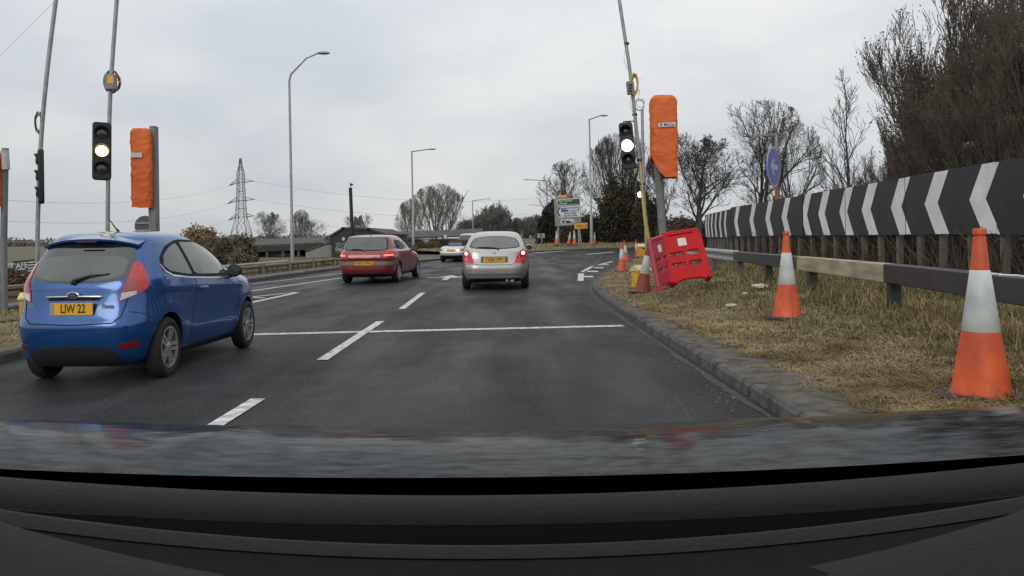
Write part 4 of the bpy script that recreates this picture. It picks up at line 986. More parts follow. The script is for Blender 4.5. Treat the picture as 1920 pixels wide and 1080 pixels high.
# street lamps
def lamp(px, py_base, py_top, Y, arm_px, arm_py, label, r=.075, curved=False, base_z=None, head=.55):
    bs = gY(px, Y, .1 if base_z is None else base_z); tp = at(px - (2 if curved else 3), py_top, Y); e_ = at(arm_px, arm_py, Y)
    bs.x = tp.x + .004 * (tp.z)
    t = empty('street_lamp', bs, label, 'street lamp', 'street lamps')
    b = MB()
    if curved:
        k1 = tp - Vector((0, 0, .62)); pts = [bs, bs + (k1 - bs) * .25, bs + (k1 - bs) * .26, k1, k1 + Vector((.08, 0, .33)), tp + Vector((.35, 0, -.02)), tp.lerp(e_, .6) + Vector((0, 0, .05)), e_]
        b.tube(pts, [r * 1.4, r * 1.3, r, r * .8, r * .7, r * .6, r * .55, r * .5], 12)
        b.build('column', M_GALV, t)
    else:
        mid = bs + (tp - bs) * .22
        b.tube([bs, mid, mid + Vector((0, 0, .05)), tp], [r * 1.4, r * 1.3, r * .95, r * .7], 12); b.build('column', M_GALV, t)
        b = MB(); b.tube([tp - Vector((0, 0, .05)), e_], [r * .6, r * .5], 8); b.build('arm', M_GALV, t)
    d = (e_ - (tp)).normalized(); b = MB(); b.smooth = True
    sg = 1 if e_.x > tp.x else -1
    me = bmesh.new(); bmesh.ops.create_uvsphere(me, u_segments=14, v_segments=8, radius=1)
    for v in me.verts: v.co = Vector((v.co.x * head / 2 + sg * head * .4, v.co.y * .14, v.co.z * (.09 if v.co.z > 0 else .06)))
    mm = bpy.data.meshes.new('lantern'); me.to_mesh(mm); me.free(); mm.polygons.foreach_set('use_smooth', [True] * len(mm.polygons))
    put('lantern', mm, Matrix.Translation(e_), M_GALV, t)
lamp(544, 490, 128, 33, 596, 100, 'tall curved-arm street lamp behind the left boundary wall, largest in view', r=.066, curved=True, base_z=.1, head=.65)
lamp(775, 474, 283, 62, 803, 280, 'street lamp with short arm to the right, beside the long low building', r=.095, head=.8)
lamp(1108, 455, 223, 54, 1125, 217, 'street lamp on the far verge right of the direction sign', r=.085, base_z=.4, head=.7)
lamp(1028, 400, 338, 100, 992, 337, 'street lamp with long level arm to the left, just above the direction sign', r=.11, head=1.0)
lamp(889, 440, 376, 145, 912, 373, 'small distant street lamp above the silver car', r=.13, head=1.2)
lamp(925, 440, 402, 200, 935, 400, 'tiny distant street lamp with short right arm over the far trees', r=.13, head=1.2)
lamp(1022, 440, 386, 170, 999, 384, 'faint distant street lamp with left arm beside the cypress', r=.12, head=1.1)
lamp(966, 440, 410, 230, 972, 410, 'faintest distant lamp post over the far woodland', r=.14, head=1.0)
# black camera post
bs = gY(661, 34, -.6); bs.x = at(663, 455, 34).x
t = empty('camera_post', bs, 'black post with a small camera on top in front of the dark gabled shed', 'post')
b = MB(); b.tube([bs, at(657, 352, 34)], .085, 12); b.build('pole', M_BLACKH, t)
b = MB(); b.tube([at(657, 352, 34), at(657, 342, 34)], .015, 6); b.box(at(659, 346, 33.9), (.14, .2, .1), bev=.03); b.build('camera_head', M_BLACKH, t)
# small far poles
for px, y0, Y in ((882, 419, 120), (908, 421, 120)):
    bs = gY(px, Y, -1); o = MB().tube([bs, at(px, y0, Y)], .22, 8).build('utility_post', mat('dark_timber', (.05, .04, .03), rough=.9)); tag(o, 'dark stub post rising left of the distant woodland' if px < 900 else 'dark stub post rising in front of the distant woodland', 'post', 'stub posts')

# keep-left sign with its lamp
Yk = 25.5
base = at(1457, 480, Yk); base.z = hv(base.x, Yk)
t = empty('keep_left_sign', base, 'blue round sign with white left arrow under a lamp bracket, above the chevron boards', 'road sign')
b = MB(); b.tube([base, at(1457, 360, Yk), at(1456, 254, Yk)], .07, 12); b.build('pole', M_GALV, t)
b = MB(); b.tube([at(1458, 375, Yk - .08), at(1457, 350, Yk - .08)], .085, 12); b.build('rust_band', mat('rusty_orange', (.35, .16, .08), rough=.8), t)
fx = Vector((math.cos(R(51)), math.sin(R(51)), 0)); dm = frame_mtx(at(1451, 313, Yk - .75), fx)
sr_ = .70
b = MB(); b.lathe([(.0001, 0), (sr_, 0), (sr_ + .01, -.02), (sr_, -.04), (.0001, -.04)], 40, dm); so_ = b.build('sign_disc', mat('sign_blue', (.11, .17, .50), rough=.35, var=.08), t)
b = MB(); b.lathe([(sr_ * .94, .003), (sr_ * .94, .006), (sr_ + .004, .006), (sr_ + .004, .0)], 40, dm, cap=False); b.build('sign_rim', mat('sign_white', (.55, .60, .70), rough=.4), so_)
b = MB(); b.prism([(v[0] * sr_, v[1] * sr_) for v in ((-.52, 0), (-.12, .42), (.10, .42), (-.12, .13), (.55, .13), (.55, -.13), (-.12, -.13), (.10, -.42), (-.12, -.42))], dm @ Matrix.Translation((0, 0, .003)), .006); b.build('arrow', mat('sign_white', (.55, .6, .7)), so_)
b = MB(); b.box((at(1430, 254, Yk) + at(1456, 253, Yk)) / 2, (.62, .12, .12), bev=.03); b.box(at(1416, 257, Yk), (.34, .2, .14), Matrix.Rotation(R(-25), 3, 'Y'), bev=.04); b.build('sign_lamp', mat('lamp_grey', (.25, .25, .24), rough=.5), t)

# direction signs on the far verge
Ys = 54.5
def sx_(px, py): return at(px, py, Ys)
u = Ys / F
def spanel(name, px0, py0, px1, py1, m, parent, off=0.0, poly=None):
    w_, h_ = (px1 - px0) * u, (py1 - py0) * u; c = sx_((px0 + px1) / 2, (py0 + py1) / 2) - Vector((0, off, 0))
    ol = poly(w_, h_) if poly else rrect(w_, h_, .03)
    return put(name, plate_mesh([ol], .02), frame_mtx(c, (1, 0, .045)), m, parent)
bs = gY(1047, Ys, .4)
t = empty('direction_sign', bs, 'large grey road sign with green, white and lorry parking panels on two posts', 'road sign')
b = MB(); b.tube([bs + Vector((0, .2, 0)), sx_(1047, 375) + Vector((0, .2, 0))], .085, 10); b.build('post', M_GALV, t)
b = MB(); q2 = gY(1086, Ys + .1, .4); b.tube([q2 + Vector((0, .1, 0)), sx_(1083, 375) + Vector((0, .2, 0))], .085, 10); b.build('post', M_GALV, t)
M_SG = mat('sign_grey', (.22, .23, .23), rough=.5); M_SW = mat('sign_face_white', (.62, .64, .62), rough=.45); M_SGR = mat('sign_green', (.015, .10, .035), rough=.45)
bd = spanel('board', 1039.5, 371.5, 1089, 423, M_SG, t)
arrowL = lambda w_, h_: [(-w_ / 2, 0), (-w_ / 2 + h_ * .35, h_ / 2), (w_ / 2, h_ / 2), (w_ / 2, -h_ / 2), (-w_ / 2 + h_ * .35, -h_ / 2)]
arrowR = lambda w_, h_: [(x * -1, y * -1) for x, y in arrowL(w_, h_)]
g = spanel('white_border', 1042, 372.5, 1088, 385.5, M_SW, bd, .03, arrowL); g2 = spanel('green_panel', 1044, 374, 1086.5, 384, M_SGR, bd, .05, arrowL)
put('lettering', text_mesh('Hull Humber', .20, .004), frame_mtx(sx_(1060, 376.5) - Vector((0, .07, 0)), (1, 0, .045)), M_SW, g2)
put('lettering', text_mesh('Brough', .20, .004), frame_mtx(sx_(1056, 381.5) - Vector((0, .07, 0)), (1, 0, .045)), M_SW, g2)
g = spanel('white_panel', 1041, 387, 1088, 407.5, M_SW, bd, .03, arrowL)
b = MB()
m_ = frame_mtx(sx_(1047, 397.5) - Vector((0, .06, 0)), (1, 0, .045))
b.prism([(v[0] * .9, v[1] * .9) for v in ((-.22, 0), (.08, .40), (.22, .40), (-.06, 0), (.22, -.40), (.08, -.40))], m_, .01); b.build('arrow', M_PTEXT, g)
spanel('blue_panel', 1052, 389, 1085, 396.5, mat('panel_border', (.10, .11, .12), rough=.5), g, .05); spanel('blue_patch', 1055.5, 389.7, 1064, 396, mat('sign_blue_dark', (.03, .05, .30), rough=.4), g, .07); pb = spanel('blue_strip', 1065, 390, 1084, 395.7, mat('pale_blue', (.45, .48, .62), rough=.4), g, .07)
put('lettering', text_mesh('P+R', .24, .004), frame_mtx(sx_(1060, 392.9) - Vector((0, .09, 0)), (1, 0, .045)), M_SW, g)
put('lettering', text_mesh('Priory Way', .20, .004), frame_mtx(sx_(1069, 400) - Vector((0, .06, 0)), (1, 0, .045)), M_PTEXT, g)
put('lettering', text_mesh('industrial estate', .17, .004), frame_mtx(sx_(1070, 404) - Vector((0, .06, 0)), (1, 0, .045)), M_PTEXT, g)
g = spanel('white_panel', 1051, 410.5, 1079, 421, M_SW, bd, .03, arrowR); g3 = spanel('black_edge', 1052.5, 411.8, 1077, 419.8, M_PTEXT, g, .045, arrowR); spanel('white_field', 1053, 412.3, 1075.5, 419.3, M_SW, g, .06, arrowR)
spanel('parking_symbol', 1054, 413, 1059, 418.8, mat('panel_border', (.1, .11, .12)), g, .075)
b = MB(); m_ = frame_mtx(sx_(1066, 416.2) - Vector((0, .09, 0)), (1, 0, .045)); b.prism([(-.22, -.08), (-.22, .10), (.10, .10), (.10, .03), (.2, .03), (.25, -.04), (.25, -.08)], m_, .01); b.build('lorry_symbol', M_PTEXT, g)
M_SY = mat('sign_yellow', (.72, .33, .03), rough=.45)
g = spanel('yellow_strip', 1044.5, 365.5, 1062.5, 371, M_SY, t, .02)
bs = gY(1084, 54, .4); bs = gY(1090, 53.6, .4)
t = empty('diversion_sign', bs, 'small yellow sign with right arrow on a short post beside the grey direction sign', 'road sign')
Ys = 53.6
b = MB(); b.tube([bs, sx_(1086, 425)], .055, 8); b.build('post', M_GALV, t)
bd = spanel('board', 1076.5, 417.5, 1102, 429.5, mat('sign_edge', (.12, .07, .02), rough=.6), t); bd = spanel('yellow_face', 1077.3, 418.3, 1101.2, 428.7, M_SY, t, .02)
b = MB(); m_ = frame_mtx(sx_(1098, 423.5) - Vector((0, .05, 0)), (1, 0, .045)); b.prism([(-.06, .13), (.0, .13), (.09, 0), (0, -.13), (-.06, -.13), (.03, 0)], m_, .01); b.build('arrow', M_PTEXT, bd)
b = MB(); 
for dy in (-.06, .06): b.box(sx_(1087, 423.5) - Vector((0, .05, dy)), (.52, .01, .045))
b.build('lettering', mat('sign_text_brown', (.30, .12, .02)), bd)
# little sign and pale stone by the silver car
bs = gY(1016, 60, .4); t = empty('small_sign', bs, 'small pale square sign with a ring, low beside the cypress', 'road sign')
Ys = 60; b = MB(); b.tube([bs, sx_(1015, 440)], .05, 8); b.build('post', M_GALV, t)
bd = spanel('board', 1007, 437.5, 1022, 446.5, mat('sign_pale', (.35, .36, .35), rough=.5), t)
b = MB(); b.lathe([(.10, .0), (.10, .02), (.15, .02), (.15, 0)], 20, frame_mtx(sx_(1014, 442) - Vector((0, .03, 0)), (1, 0, 0)), cap=False); b.build('ring', M_PTEXT, bd)

# chevron boards
M_CB = mat('board_black', (.014, .014, .015), rough=.55, scale=3, var=.3); M_CW = mat('board_white', (.60, .61, .61), rough=.5, scale=2.5, col2=(.74, .75, .75), detail=6)
M_WPOST = mat('weathered_post', (.13, .12, .105), rough=.85, scale=6, var=.25, stretch=(1, 1, .15))
def board_run(pa, pb, tips, label, z0=1.245, h=1.20, per=3.3, seed=0):
    """face looks towards -x; tips: depth values of chevron tips"""
    rr = random.Random(seed); pa, pb = Vector((*pa, 0)), Vector((*pb, 0)); d = (pb - pa); Lr = d.length; d.normalize()
    nrm = Vector((-d.y, d.x, 0)); nrm = -nrm if nrm.x > 0 else nrm
    t = empty('chevron_board', (pa.x, pa.y, hv(pa.x, pa.y)), label, 'chevron board', 'chevron boards')
    n = max(1, round(Lr / per))
    for i in range(n):
        a = pa + d * (Lr * i / n + .008); c = pa + d * (Lr * (i + 1) / n - .008); dz = rr.uniform(-.010, .010); lean = rr.uniform(-.006, .006)
        b = MB(); m = frame_mtx((a + c) / 2 + Vector((0, 0, z0 + h / 2 + dz)) + nrm * lean, -d if (-d).cross(Vector((0, 0, 1))).dot(nrm) > 0 else d)
        b.prism(rrect((c - a).length, h, .02), m @ Matrix.Translation((0, 0, -.03)), .03); pnl = b.build('panel', M_CB, t)
        # chevrons clipped to this panel
        s0, s1 = Lr * i / n + .01, Lr * (i + 1) / n - .01
        for ty in tips:
            st = (Vector((pa.x, ty, 0)) - pa).dot(Vector((0, 1, 0))) / d.y if abs(d.y) > .01 else 0
            aw, ww = .38, .47
            # s decreases towards the camera ("right" in the picture); polygon in (s, z)
            P = [(st, 0), (st - aw, h / 2 - .01), (st - aw - ww, h / 2 - .01), (st - ww, 0), (st - aw - ww, -h / 2 + .01), (st - aw, -h / 2 + .01)]
            def clip(P, lim, sgn):
                o = []
                for k in range(len(P)):
                    p, q = P[k], P[(k + 1) % len(P)]; ip, iq = (p[0] - lim) * sgn >= 0, (q[0] - lim) * sgn >= 0
                    if ip: o.append(p)
                    if ip != iq: f = (lim - p[0]) / (q[0] - p[0]); o.append((lim, p[1] + (q[1] - p[1]) * f))
                return o
            b = MB()
            for Q in (P,):
                if min(q[0] for q in P) < s0 or max(q[0] for q in P) > s1: Q = clip(clip(Q, s0, 1), s1, -1)
                if len(Q) < 3: continue
                pts = [pa + d * q[0] + Vector((0, 0, z0 + h / 2 + dz + q[1])) + nrm * (.0035 + lean) for q in Q]
                if (pts[1] - pts[0]).cross(pts[2] - pts[0]).dot(nrm) < 0: pts.reverse()
                b.add(pts, [tuple(range(len(pts)))])
            if b.f: b.build('chevron', M_CW, pnl)
    k = 0; s = .5
    while s < Lr:
        p = pa + d * s - nrm * .10; zb = hv(p.x, p.y) - .2; b = MB(); top_z = z0 + .3
        b.box((p.x, p.y, (zb + top_z) / 2), (.10, .11, top_z - zb), Matrix.Rotation(rr.uniform(-.02, .02), 3, 'Y')); b.build('post', M_WPOST, t); s += rr.uniform(.8, .95)
    b = MB()
    for zz in (z0 + .2, z0 + h - .2): b.box(((pa + pb) / 2 - nrm * .055) + Vector((0, 0, zz)), (.05, Lr, .07), Matrix.Rotation(math.atan2(-d.x, d.y), 3, 'Z'))
    b.build('back_rail', M_WPOST, t)
board_run((7.78, 8.4), (8.60, 20.45), (10.75, 12.17, 13.66, 15.05, 16.5, 17.8, 19.25, 20.6), 'nearest and tallest-looking run of black board with white chevrons on the right, eight arrows', seed=1)
board_run((8.62, 20.55), (9.0, 28.5), (22.35, 24.0, 25.9, 28.0), 'middle run of chevron board behind the single cone, four white arrows', seed=2, z0=1.24, h=1.19)
board_run((9.02, 28.6), (10.2, 36.6), (30.3, 31.7, 33.1, 34.4, 35.6, 36.5), 'farthest narrow-looking run of chevron board, beside the red barrier, arrows squeezed together', seed=3, z0=1.20, h=1.17)

# crash barrier
M_TAN = mat('tan_weathered_beam', (.44, .37, .26), rough=.8, scale=3, col2=(.24, .20, .14), detail=7, stretch=(1, .6, 2.5), bump=.2)
M_BBEAM = mat('black_beam', (.022, .023, .025), rough=.5, scale=3, col2=(.035, .036, .038), detail=6)
M_BPOST = mat('barrier_post', (.045, .04, .033), rough=.8, scale=5, var=.3)
RP = smooth_line([(3.75, 2.0, 0), (4.0, 3.5, 0), (4.4, 5.9, 0), (4.85, 8.85, 0), (5.1, 11.9, 0), (5.35, 16.5, 0), (5.76, 21.4, 0), (6.4, 27, 0), (7.3, 34, 0)], 2)
def rail_at(y):
    for a, c in zip(RP, RP[1:]):
        if a.y <= y <= c.y: return a.lerp(c, (y - a.y) / (c.y - a.y))
    return RP[-1]
bs = rail_at(8.85); bs = Vector((bs.x, bs.y, hv(bs.x, bs.y)))
t = empty('crash_barrier', bs, 'long low crash barrier of black and tan beams on posts running along the verge', 'crash barrier')
def beam(y0, y1, prof, m, name='beam', n=14, dz=0):
    vs = []; fs = []; k = len(prof)
    for i in range(n + 1):
        y = y0 + (y1 - y0) * i / n; p = rail_at(y); q = rail_at(min(y + .1, 33.9)); tdir = (q - p).normalized() if (q - p).length > 0 else Vector((0, 1, 0)); nx = Vector((tdir.y, -tdir.x, 0)); zt = .90 + zr(y) + dz
        for a, z in prof: vs.append(p + nx * a + Vector((0, 0, zt + z)))
    for i in range(n):
        for j in range(k): fs.append((i * k + j, i * k + (j + 1) % k, (i + 1) * k + (j + 1) % k, (i + 1) * k + j))
    fs += [tuple(range(k - 1, -1, -1)), tuple(n * k + j for j in range(k))]
    b = MB(); b.add(vs, fs); return b.build(name, m, t)
box = [(-.075, -.24), (-.085, -.23), (-.085, -.01), (-.075, 0), (.085, 0), (.085, -.24)]
beam(2.0, 5.6, box, M_BBEAM); b1 = beam(5.602, 8.85, [(x, z + .002) for x, z in box], M_BBEAM); bt = beam(8.853, 12.25, box, M_TAN); beam(12.255, 16.6, [(x, z * .97) for x, z in box], M_BBEAM)
b = MB(); b.smooth = True
wprof = [(-.02, 0), (-.05, -.015), (-.085, -.05), (-.085, -.09), (-.03, -.135), (-.03, -.175), (-.085, -.22), (-.085, -.26), (-.05, -.295), (-.02, -.31), (-.015, -.31), (-.04, -.29), (-.08, -.255), (-.08, -.22), (-.025, -.175), (-.025, -.135), (-.08, -.09), (-.08, -.05), (-.045, -.02), (-.015, 0)]
beam(16.3, 33.8, wprof, M_GALV, n=24, dz=.03)
b = MB()
for y in (3.2, 5.7, 8.8, 11.8, 14.2, 16.4, 19.2, 22, 25, 28, 31):
    p = rail_at(y) + Vector((.0, 0, 0)); zb = hv(p.x, p.y) - .1; b = MB(); b.box((p.x + .02, p.y, (zb + .70 + zr(y)) / 2), (.13, .13, .70 + zr(y) - zb), bev=.01)
    b.build('post', M_BPOST if y < 16 else mat('concrete_grey_post', (.12, .12, .115), rough=.8), t)
# white scrawl sprayed on the near beam
p = rail_at(6.15) + Vector((-.0, 0, .905)); b = MB()
S = [(-.25, .02), (-.12, -.04), (-.02, .03), (.05, -.04), (.10, .03), (.16, -.03), (.20, .03), (.10, .02)]
b.tube([p + Vector((-.01 + v[1], v[0] * 1.8, 0)) for v in S], .010, 6)
b.build('sprayed_mark', mat('spray_white', (.7, .7, .7), rough=.6), b1)
# ------------------------------------------------------------------ left boundary wall
def brick_material(name, c1, c2, cm, scale=1.0, bw=.45, bh=.2):
    m = mat(name, c1, rough=.9, bump=.4, bscale=30); t = m.node_tree; b = t.nodes['Principled BSDF']
    tcn = t.nodes.new('ShaderNodeTexCoord'); mpn = t.nodes.new('ShaderNodeMapping'); mpn.inputs['Rotation'].default_value = (R(90), 0, 0)
    t.links.new(tcn.outputs['Object'], mpn.inputs[0])
    br = t.nodes.new('ShaderNodeTexBrick'); br.inputs['Color1'].default_value = (*c1, 1); br.inputs['Color2'].default_value = (*c2, 1); br.inputs['Mortar'].default_value = (*cm, 1)
    br.inputs['Scale'].default_value = scale; br.inputs['Brick Width'].default_value = bw; br.inputs['Row Height'].default_value = bh; br.inputs['Mortar Size'].default_value = .015
    t.links.new(mpn.outputs[0], br.inputs['Vector']); t.links.new(br.outputs[0], b.inputs['Base Color']); return m
M_STONE = mat('wall_stone', (.20, .155, .085), rough=.9, scale=2.2, col2=(.30, .25, .165), detail=7, bump=.5, bscale=12)
M_STONE2 = mat('wall_recess', (.105, .085, .05), rough=.95, scale=3, col2=(.15, .125, .075), detail=6, bump=.4)
M_COPE = mat('wall_coping', (.28, .23, .15), rough=.85, scale=2, col2=(.17, .14, .09), detail=6)
M_RAIL = mat('white_rail', (.42, .41, .38), rough=.6, scale=4, detail=6)
WP = []
for i, p in enumerate(PL):
    t_ = (PL[min(i + 1, len(PL) - 1)] - PL[max(0, i - 1)]).normalized(); n_ = Vector((-t_.y, t_.x, 0)); q = p + n_ * .98
    if 4 < q.y < 40.5: WP.append(Vector((q.x, q.y, 0)))
WP = arc_resample(WP, 2.4)
t = empty('boundary_wall', (WP[5].x, WP[5].y, .1), 'low tan block wall with coping along the left pavement, running from the left edge to the red car', 'wall')
H_W = .36
piers = 0
cop = MB(); pan = MB(); rec = MB(); rails = MB()
for i in range(len(WP) - 1):
    a, c = WP[i], WP[i + 1]; d = (c - a).normalized(); z = zr((a.y + c.y) / 2) + .02; nx = Vector((d.y, -d.x, 0)); ang = Matrix.Rotation(math.atan2(-d.x, d.y), 3, 'Z'); mid = (a + c) / 2
    L_ = (c - a).length
    pan.box(mid + Vector((0, 0, z + H_W * .5)), (.20, L_ - .26, H_W), ang)
    for k in range(4):                                  # raised blocks with dark joints between
        for j in range(2):
            if random.random() < .12: continue
            q = a + d * (.34 + (L_ - .68) * (k + .5) / 4) + nx * .105 + Vector((0, 0, z + .10 + .165 * j)); s_ = random.uniform(.7, .95)
            rec.box(q, (.05, (L_ - .68) / 4 * s_, .13 * random.uniform(.8, 1)), ang, bev=.01)
    cop.box(mid + Vector((0, 0, z + H_W + .035)), (.30, L_ - .02, .07), ang, bev=.012)
    pr = MB(); pr.box(a + Vector((0, 0, z + (H_W + .14) / 2 - .02)), (.28, .26, H_W + .14), ang, bev=.015); pr.build('pier', M_STONE, t)
pan.build('panel_wall', M_STONE2, t); rec.build('block_face', M_STONE, t); cop.build('coping', M_COPE, t)
# the white pipe rail lying along a stretch of it
p0, p1 = None, None
b = MB(); seg = [p for p in WP if 15 < p.y < 29]
b.tube([Vector((p.x + .02, p.y, zr(p.y) + H_W + .16)) for p in seg], .03, 8); rl = b.build('pipe_rail', M_RAIL, t)

# ------------------------------------------------------------------ buildings beyond the wall
M_DCLAD = mat('dark_cladding', (.030, .033, .034), rough=.7, scale=2, var=.2); M_ROOFD = mat('dark_roof_sheet', (.050, .047, .044), rough=.8, scale=1.4, var=.3, stretch=(1, .2, 1))
M_ROOFG = mat('grey_felt_roof', (.075, .068, .058), rough=.9, scale=1.5, var=.25); M_GWALL = mat('pale_grey_sheet', (.25, .25, .235), rough=.7, scale=1.5, var=.08)
M_BRICK = brick_material('brown_brick', (.13, .085, .06), (.09, .06, .045), (.12, .11, .09), bw=.5, bh=.16)
M_WINDK = mat('dark_window', (.012, .013, .015), rough=.15, coat=.5); M_WHT = mat('sign_letter_white', (.55, .56, .55), rough=.6)
def face(pts, Y): return [at(x, y, Y) for x, y in pts]
def extr(poly, d, name, m, parent):
    b = MB(); n = len(poly); q = [p + Vector((0, d, 0)) + (Vector((p.x, p.y, 0)).normalized() * 0) for p in poly]
    b.add(poly + q, [tuple(range(n - 1, -1, -1)), tuple(range(n, 2 * n))] + [(i, (i + 1) % n, n + (i + 1) % n, n + i) for i in range(n)]); return b.build(name, m, parent)
Z0 = -1.9
def wz(px, py, Y, z=None):
    p = at(px, py, Y); 
    if z is not None: p.z = z
    return p
# open-fronted cafe shed
Y = 46
t = empty('cafe_shed', wz(540, 490, Y, Z0), 'low open-fronted shed with grey sloping roof and dark front, left of the gabled shed', 'building')
a, c, e_, f_ = at(476, 463, Y), at(606, 458, Y), at(606, 447, Y + 3.2), at(482, 452, Y + 3.2)
b = MB(); up = Vector((0, 0, .12)); b.add([a, c, e_, f_, a + up, c + up, e_ + up, f_ + up], [(0, 1, 2, 3), (7, 6, 5, 4), (0, 4, 5, 1), (1, 5, 6, 2), (2, 6, 7, 3), (3, 7, 4, 0)]); b.build('roof', M_ROOFG, t)
gb = MB(); x1 = c.x; gb.add([Vector((x1 - .05, Y + .4, Z0)), Vector((x1 - .05, Y + 7, Z0)), Vector((x1 - .05, Y + 7, c.z - .1)), e_ - Vector((.05, 0, .02)), Vector((x1 - .05, Y + .4, c.z - .05))], [(0, 1, 2, 3, 4)]); gb.build('gable_wall', M_GWALL, t)
b = MB(); b.box(((a.x + c.x) / 2, Y + 4.4, (Z0 + a.z) / 2 + .2), (c.x - a.x - .1, .2, a.z - Z0 + .6)); b.box((a.x + .05, Y + 2.2, (Z0 + a.z) / 2), (.15, 4.3, a.z - Z0 - .02)); b.build('wall', M_DCLAD, t)
b = MB(); b.box(((a.x + c.x) / 2, Y, a.z - .10), (c.x - a.x, .1, .34), Matrix.Rotation(math.atan2(c.z - a.z, c.x - a.x) * -1, 3, 'Y')); b.build('fascia', M_DCLAD, t)
for px in (478, 501, 531, 560):
    p = wz(px, 470, Y + .1, Z0); b = MB(); b.box((p.x, Y + .1, (Z0 + a.z) / 2), (.16, .16, a.z - Z0 - .1)); b.build('column', mat('shed_column', (.09, .085, .075), rough=.7), t)
b = MB()
for px in (510, 535): b.box(at(px, 466, Y + 1.5), (.8, .1, .06))
b.build('strip_light', M_WHT, t)
b = MB()
for px, pw in ((488, 1.0), (548, .9)): p = at(px, 480, Y + 4.2); b.box((p.x, Y + 4.28, p.z), (pw, .05, 1.3))
b.build('window', M_WINDK, t)
b = MB(); q = at(463, 478, Y); b.box((q.x, Y + 1, (Z0 + 1.0) / 2 - .2), (.75, 2, 1.3 - Z0 - .5)); b.build('side_wall', mat('pale_tan_stone', (.20, .17, .12), rough=.9), t)
# pale sloped lean-to
Y = 45.2
t = empty('lean_to', wz(590, 490, 45.2, Z0), 'pale grey sloping lean-to wall between the open shed and the dark gabled shed', 'building')
P = [wz(573, 500, Y, Z0), wz(573, 472, Y), wz(608, 458.5, Y), wz(622, 456.5, Y), wz(622, 500, Y, Z0)]
extr(P, .6, 'wall', M_GWALL, t)
b = MB(); 
for k in range(1, 4): b.tube([P[k] + Vector((0, -.03, .03)), P[min(k + 1, 3)] + Vector((0, -.03, .03))], .06, 6) if k < 3 else None
b.build('edge_trim', M_ROOFG, t)
Pb = [wz(548, 500, 49, Z0), wz(548, 458, 49), wz(622, 456, 49), wz(622, 500, 49, Z0)]
t = empty('rear_shed', wz(590, 490, 49, Z0), 'flat dark shed wall rising just behind the pale sloping lean-to', 'building'); extr(Pb, 5, 'wall', M_DCLAD, t)
# gabled dark shed with lettering
Y = 44
t = empty('gabled_shed', wz(660, 490, Y, Z0), 'dark grey gabled shed with white lettering on its front, behind the red car', 'building')
P = [wz(621, 500, Y, Z0), wz(621, 444, Y), wz(644, 430, Y), wz(692, 431.5, Y), wz(722, 441, Y), wz(722, 500, Y, Z0)]
extr(P, 9, 'wall', M_DCLAD, t)
b = MB()
for k in (1, 2, 3):
    p, q = P[k], P[k + 1]; s_ = (q - p).normalized(); n_ = Vector((-s_.z, 0, s_.x)); e1, e2 = p - s_ * .12, q + s_ * .08
    vs = [e1 + n_ * .004, e2 + n_ * .004, e2 + n_ * .13, e1 + n_ * .13]; vs = [v + Vector((0, -.12, 0)) for v in vs] + [v + Vector((0, 9.1, 0)) for v in vs]
    b.add(vs, [(0, 1, 2, 3), (7, 6, 5, 4), (0, 4, 5, 1), (1, 5, 6, 2), (2, 6, 7, 3), (3, 7, 4, 0)])
b.build('roof', M_ROOFD, t)
b = MB(); b.box(wz(644, 448, Y - .03), (.16, .03, .2)); b.build('wall_lamp', M_WHT, t)
sg = None
for txt, px, py, s_ in (('Deli & Café', 648, 467, .17),):
    if s_: put('lettering', text_mesh(txt, s_ * 1.6, .01), frame_mtx(wz(px, py, Y - .02), (1, 0, .03)), M_WHT, t)
b = MB()
for py, segs in ((456, ((629, 640), (642, 659))), (459.6, ((629.5, 642), (644, 658))), (463.2, ((630, 638), (640.5, 651), (653, 659))), (472.3, ((633, 650), (652, 659)))):
    for x0_, x1_ in segs: 
        c = (wz(x0_, py, Y - .015) + wz(x1_, py - .5, Y - .015)) / 2; b.box(c, ((x1_ - x0_) / F * Y, .012, .045), Matrix.Rotation(-.03, 3, 'Y'))
b.build('lettering_line', mat('sign_letter_grey', (.30, .31, .31), rough=.6), t)
# long low building behind
Y = 62
t = empty('long_building', wz(790, 480, Y, -1), 'long low brown brick building with dark roof behind the pale roadster and lamp post', 'building')
P = [wz(696, 443, Y), wz(747, 436.5, Y + 5), wz(752, 435.5, Y + 5), wz(895, 428, Y + 8), wz(900, 441.5, Y + 3), wz(758, 448, Y), wz(700, 450.5, Y)]
a, c = wz(690, 450, Y), wz(905, 443, Y)
e_, f_ = wz(905, 430.5, Y + 5), wz(700, 438.5, Y + 5)
b = MB(); b.add([a, c, e_, f_, a + up, c + up, e_ + up, f_ + up], [(0, 1, 2, 3), (7, 6, 5, 4), (0, 4, 5, 1), (1, 5, 6, 2), (2, 6, 7, 3), (3, 7, 4, 0)])
r1, r2 = f_ + Vector((0, 5, -.6)), e_ + Vector((0, 5, -.6)); b.add([f_, e_, r2, r1], [(0, 1, 2, 3)]); b.build('roof', M_ROOFD, t)
b = MB(); b.box(((a.x + c.x) / 2, Y + 2.9, (-1.5 + min(a.z, c.z)) / 2), (c.x - a.x - .3, 5, min(a.z, c.z) + 1.45)); wl = b.build('wall', M_BRICK, t)
for px, w2, h2 in ((752, .5, .9), (722, .9, .6), (832, .8, .5)): p = at(px, 455, Y + .4); b = MB(); b.box((p.x, Y + .38, p.z), (w2, .08, h2)); b.build('window', M_WINDK, t)
b = MB(); b.box(at(756, 454, Y + .33), (.14, .1, 1.0)); b.build('downpipe', M_DCLAD, t)
b = MB()
for dx, dy, w2, h2 in ((0, 0, .55, .2), (.1, -.18, .5, .16), (.05, .2, .4, .12), (-.25, .08, .16, .28)): b.box(at(799, 455, Y + .30) + Vector((dx, 0, dy)), (w2, .04, h2), Matrix.Rotation(.12, 3, 'Y'))
b.build('painted_sign', M_WHT, t)
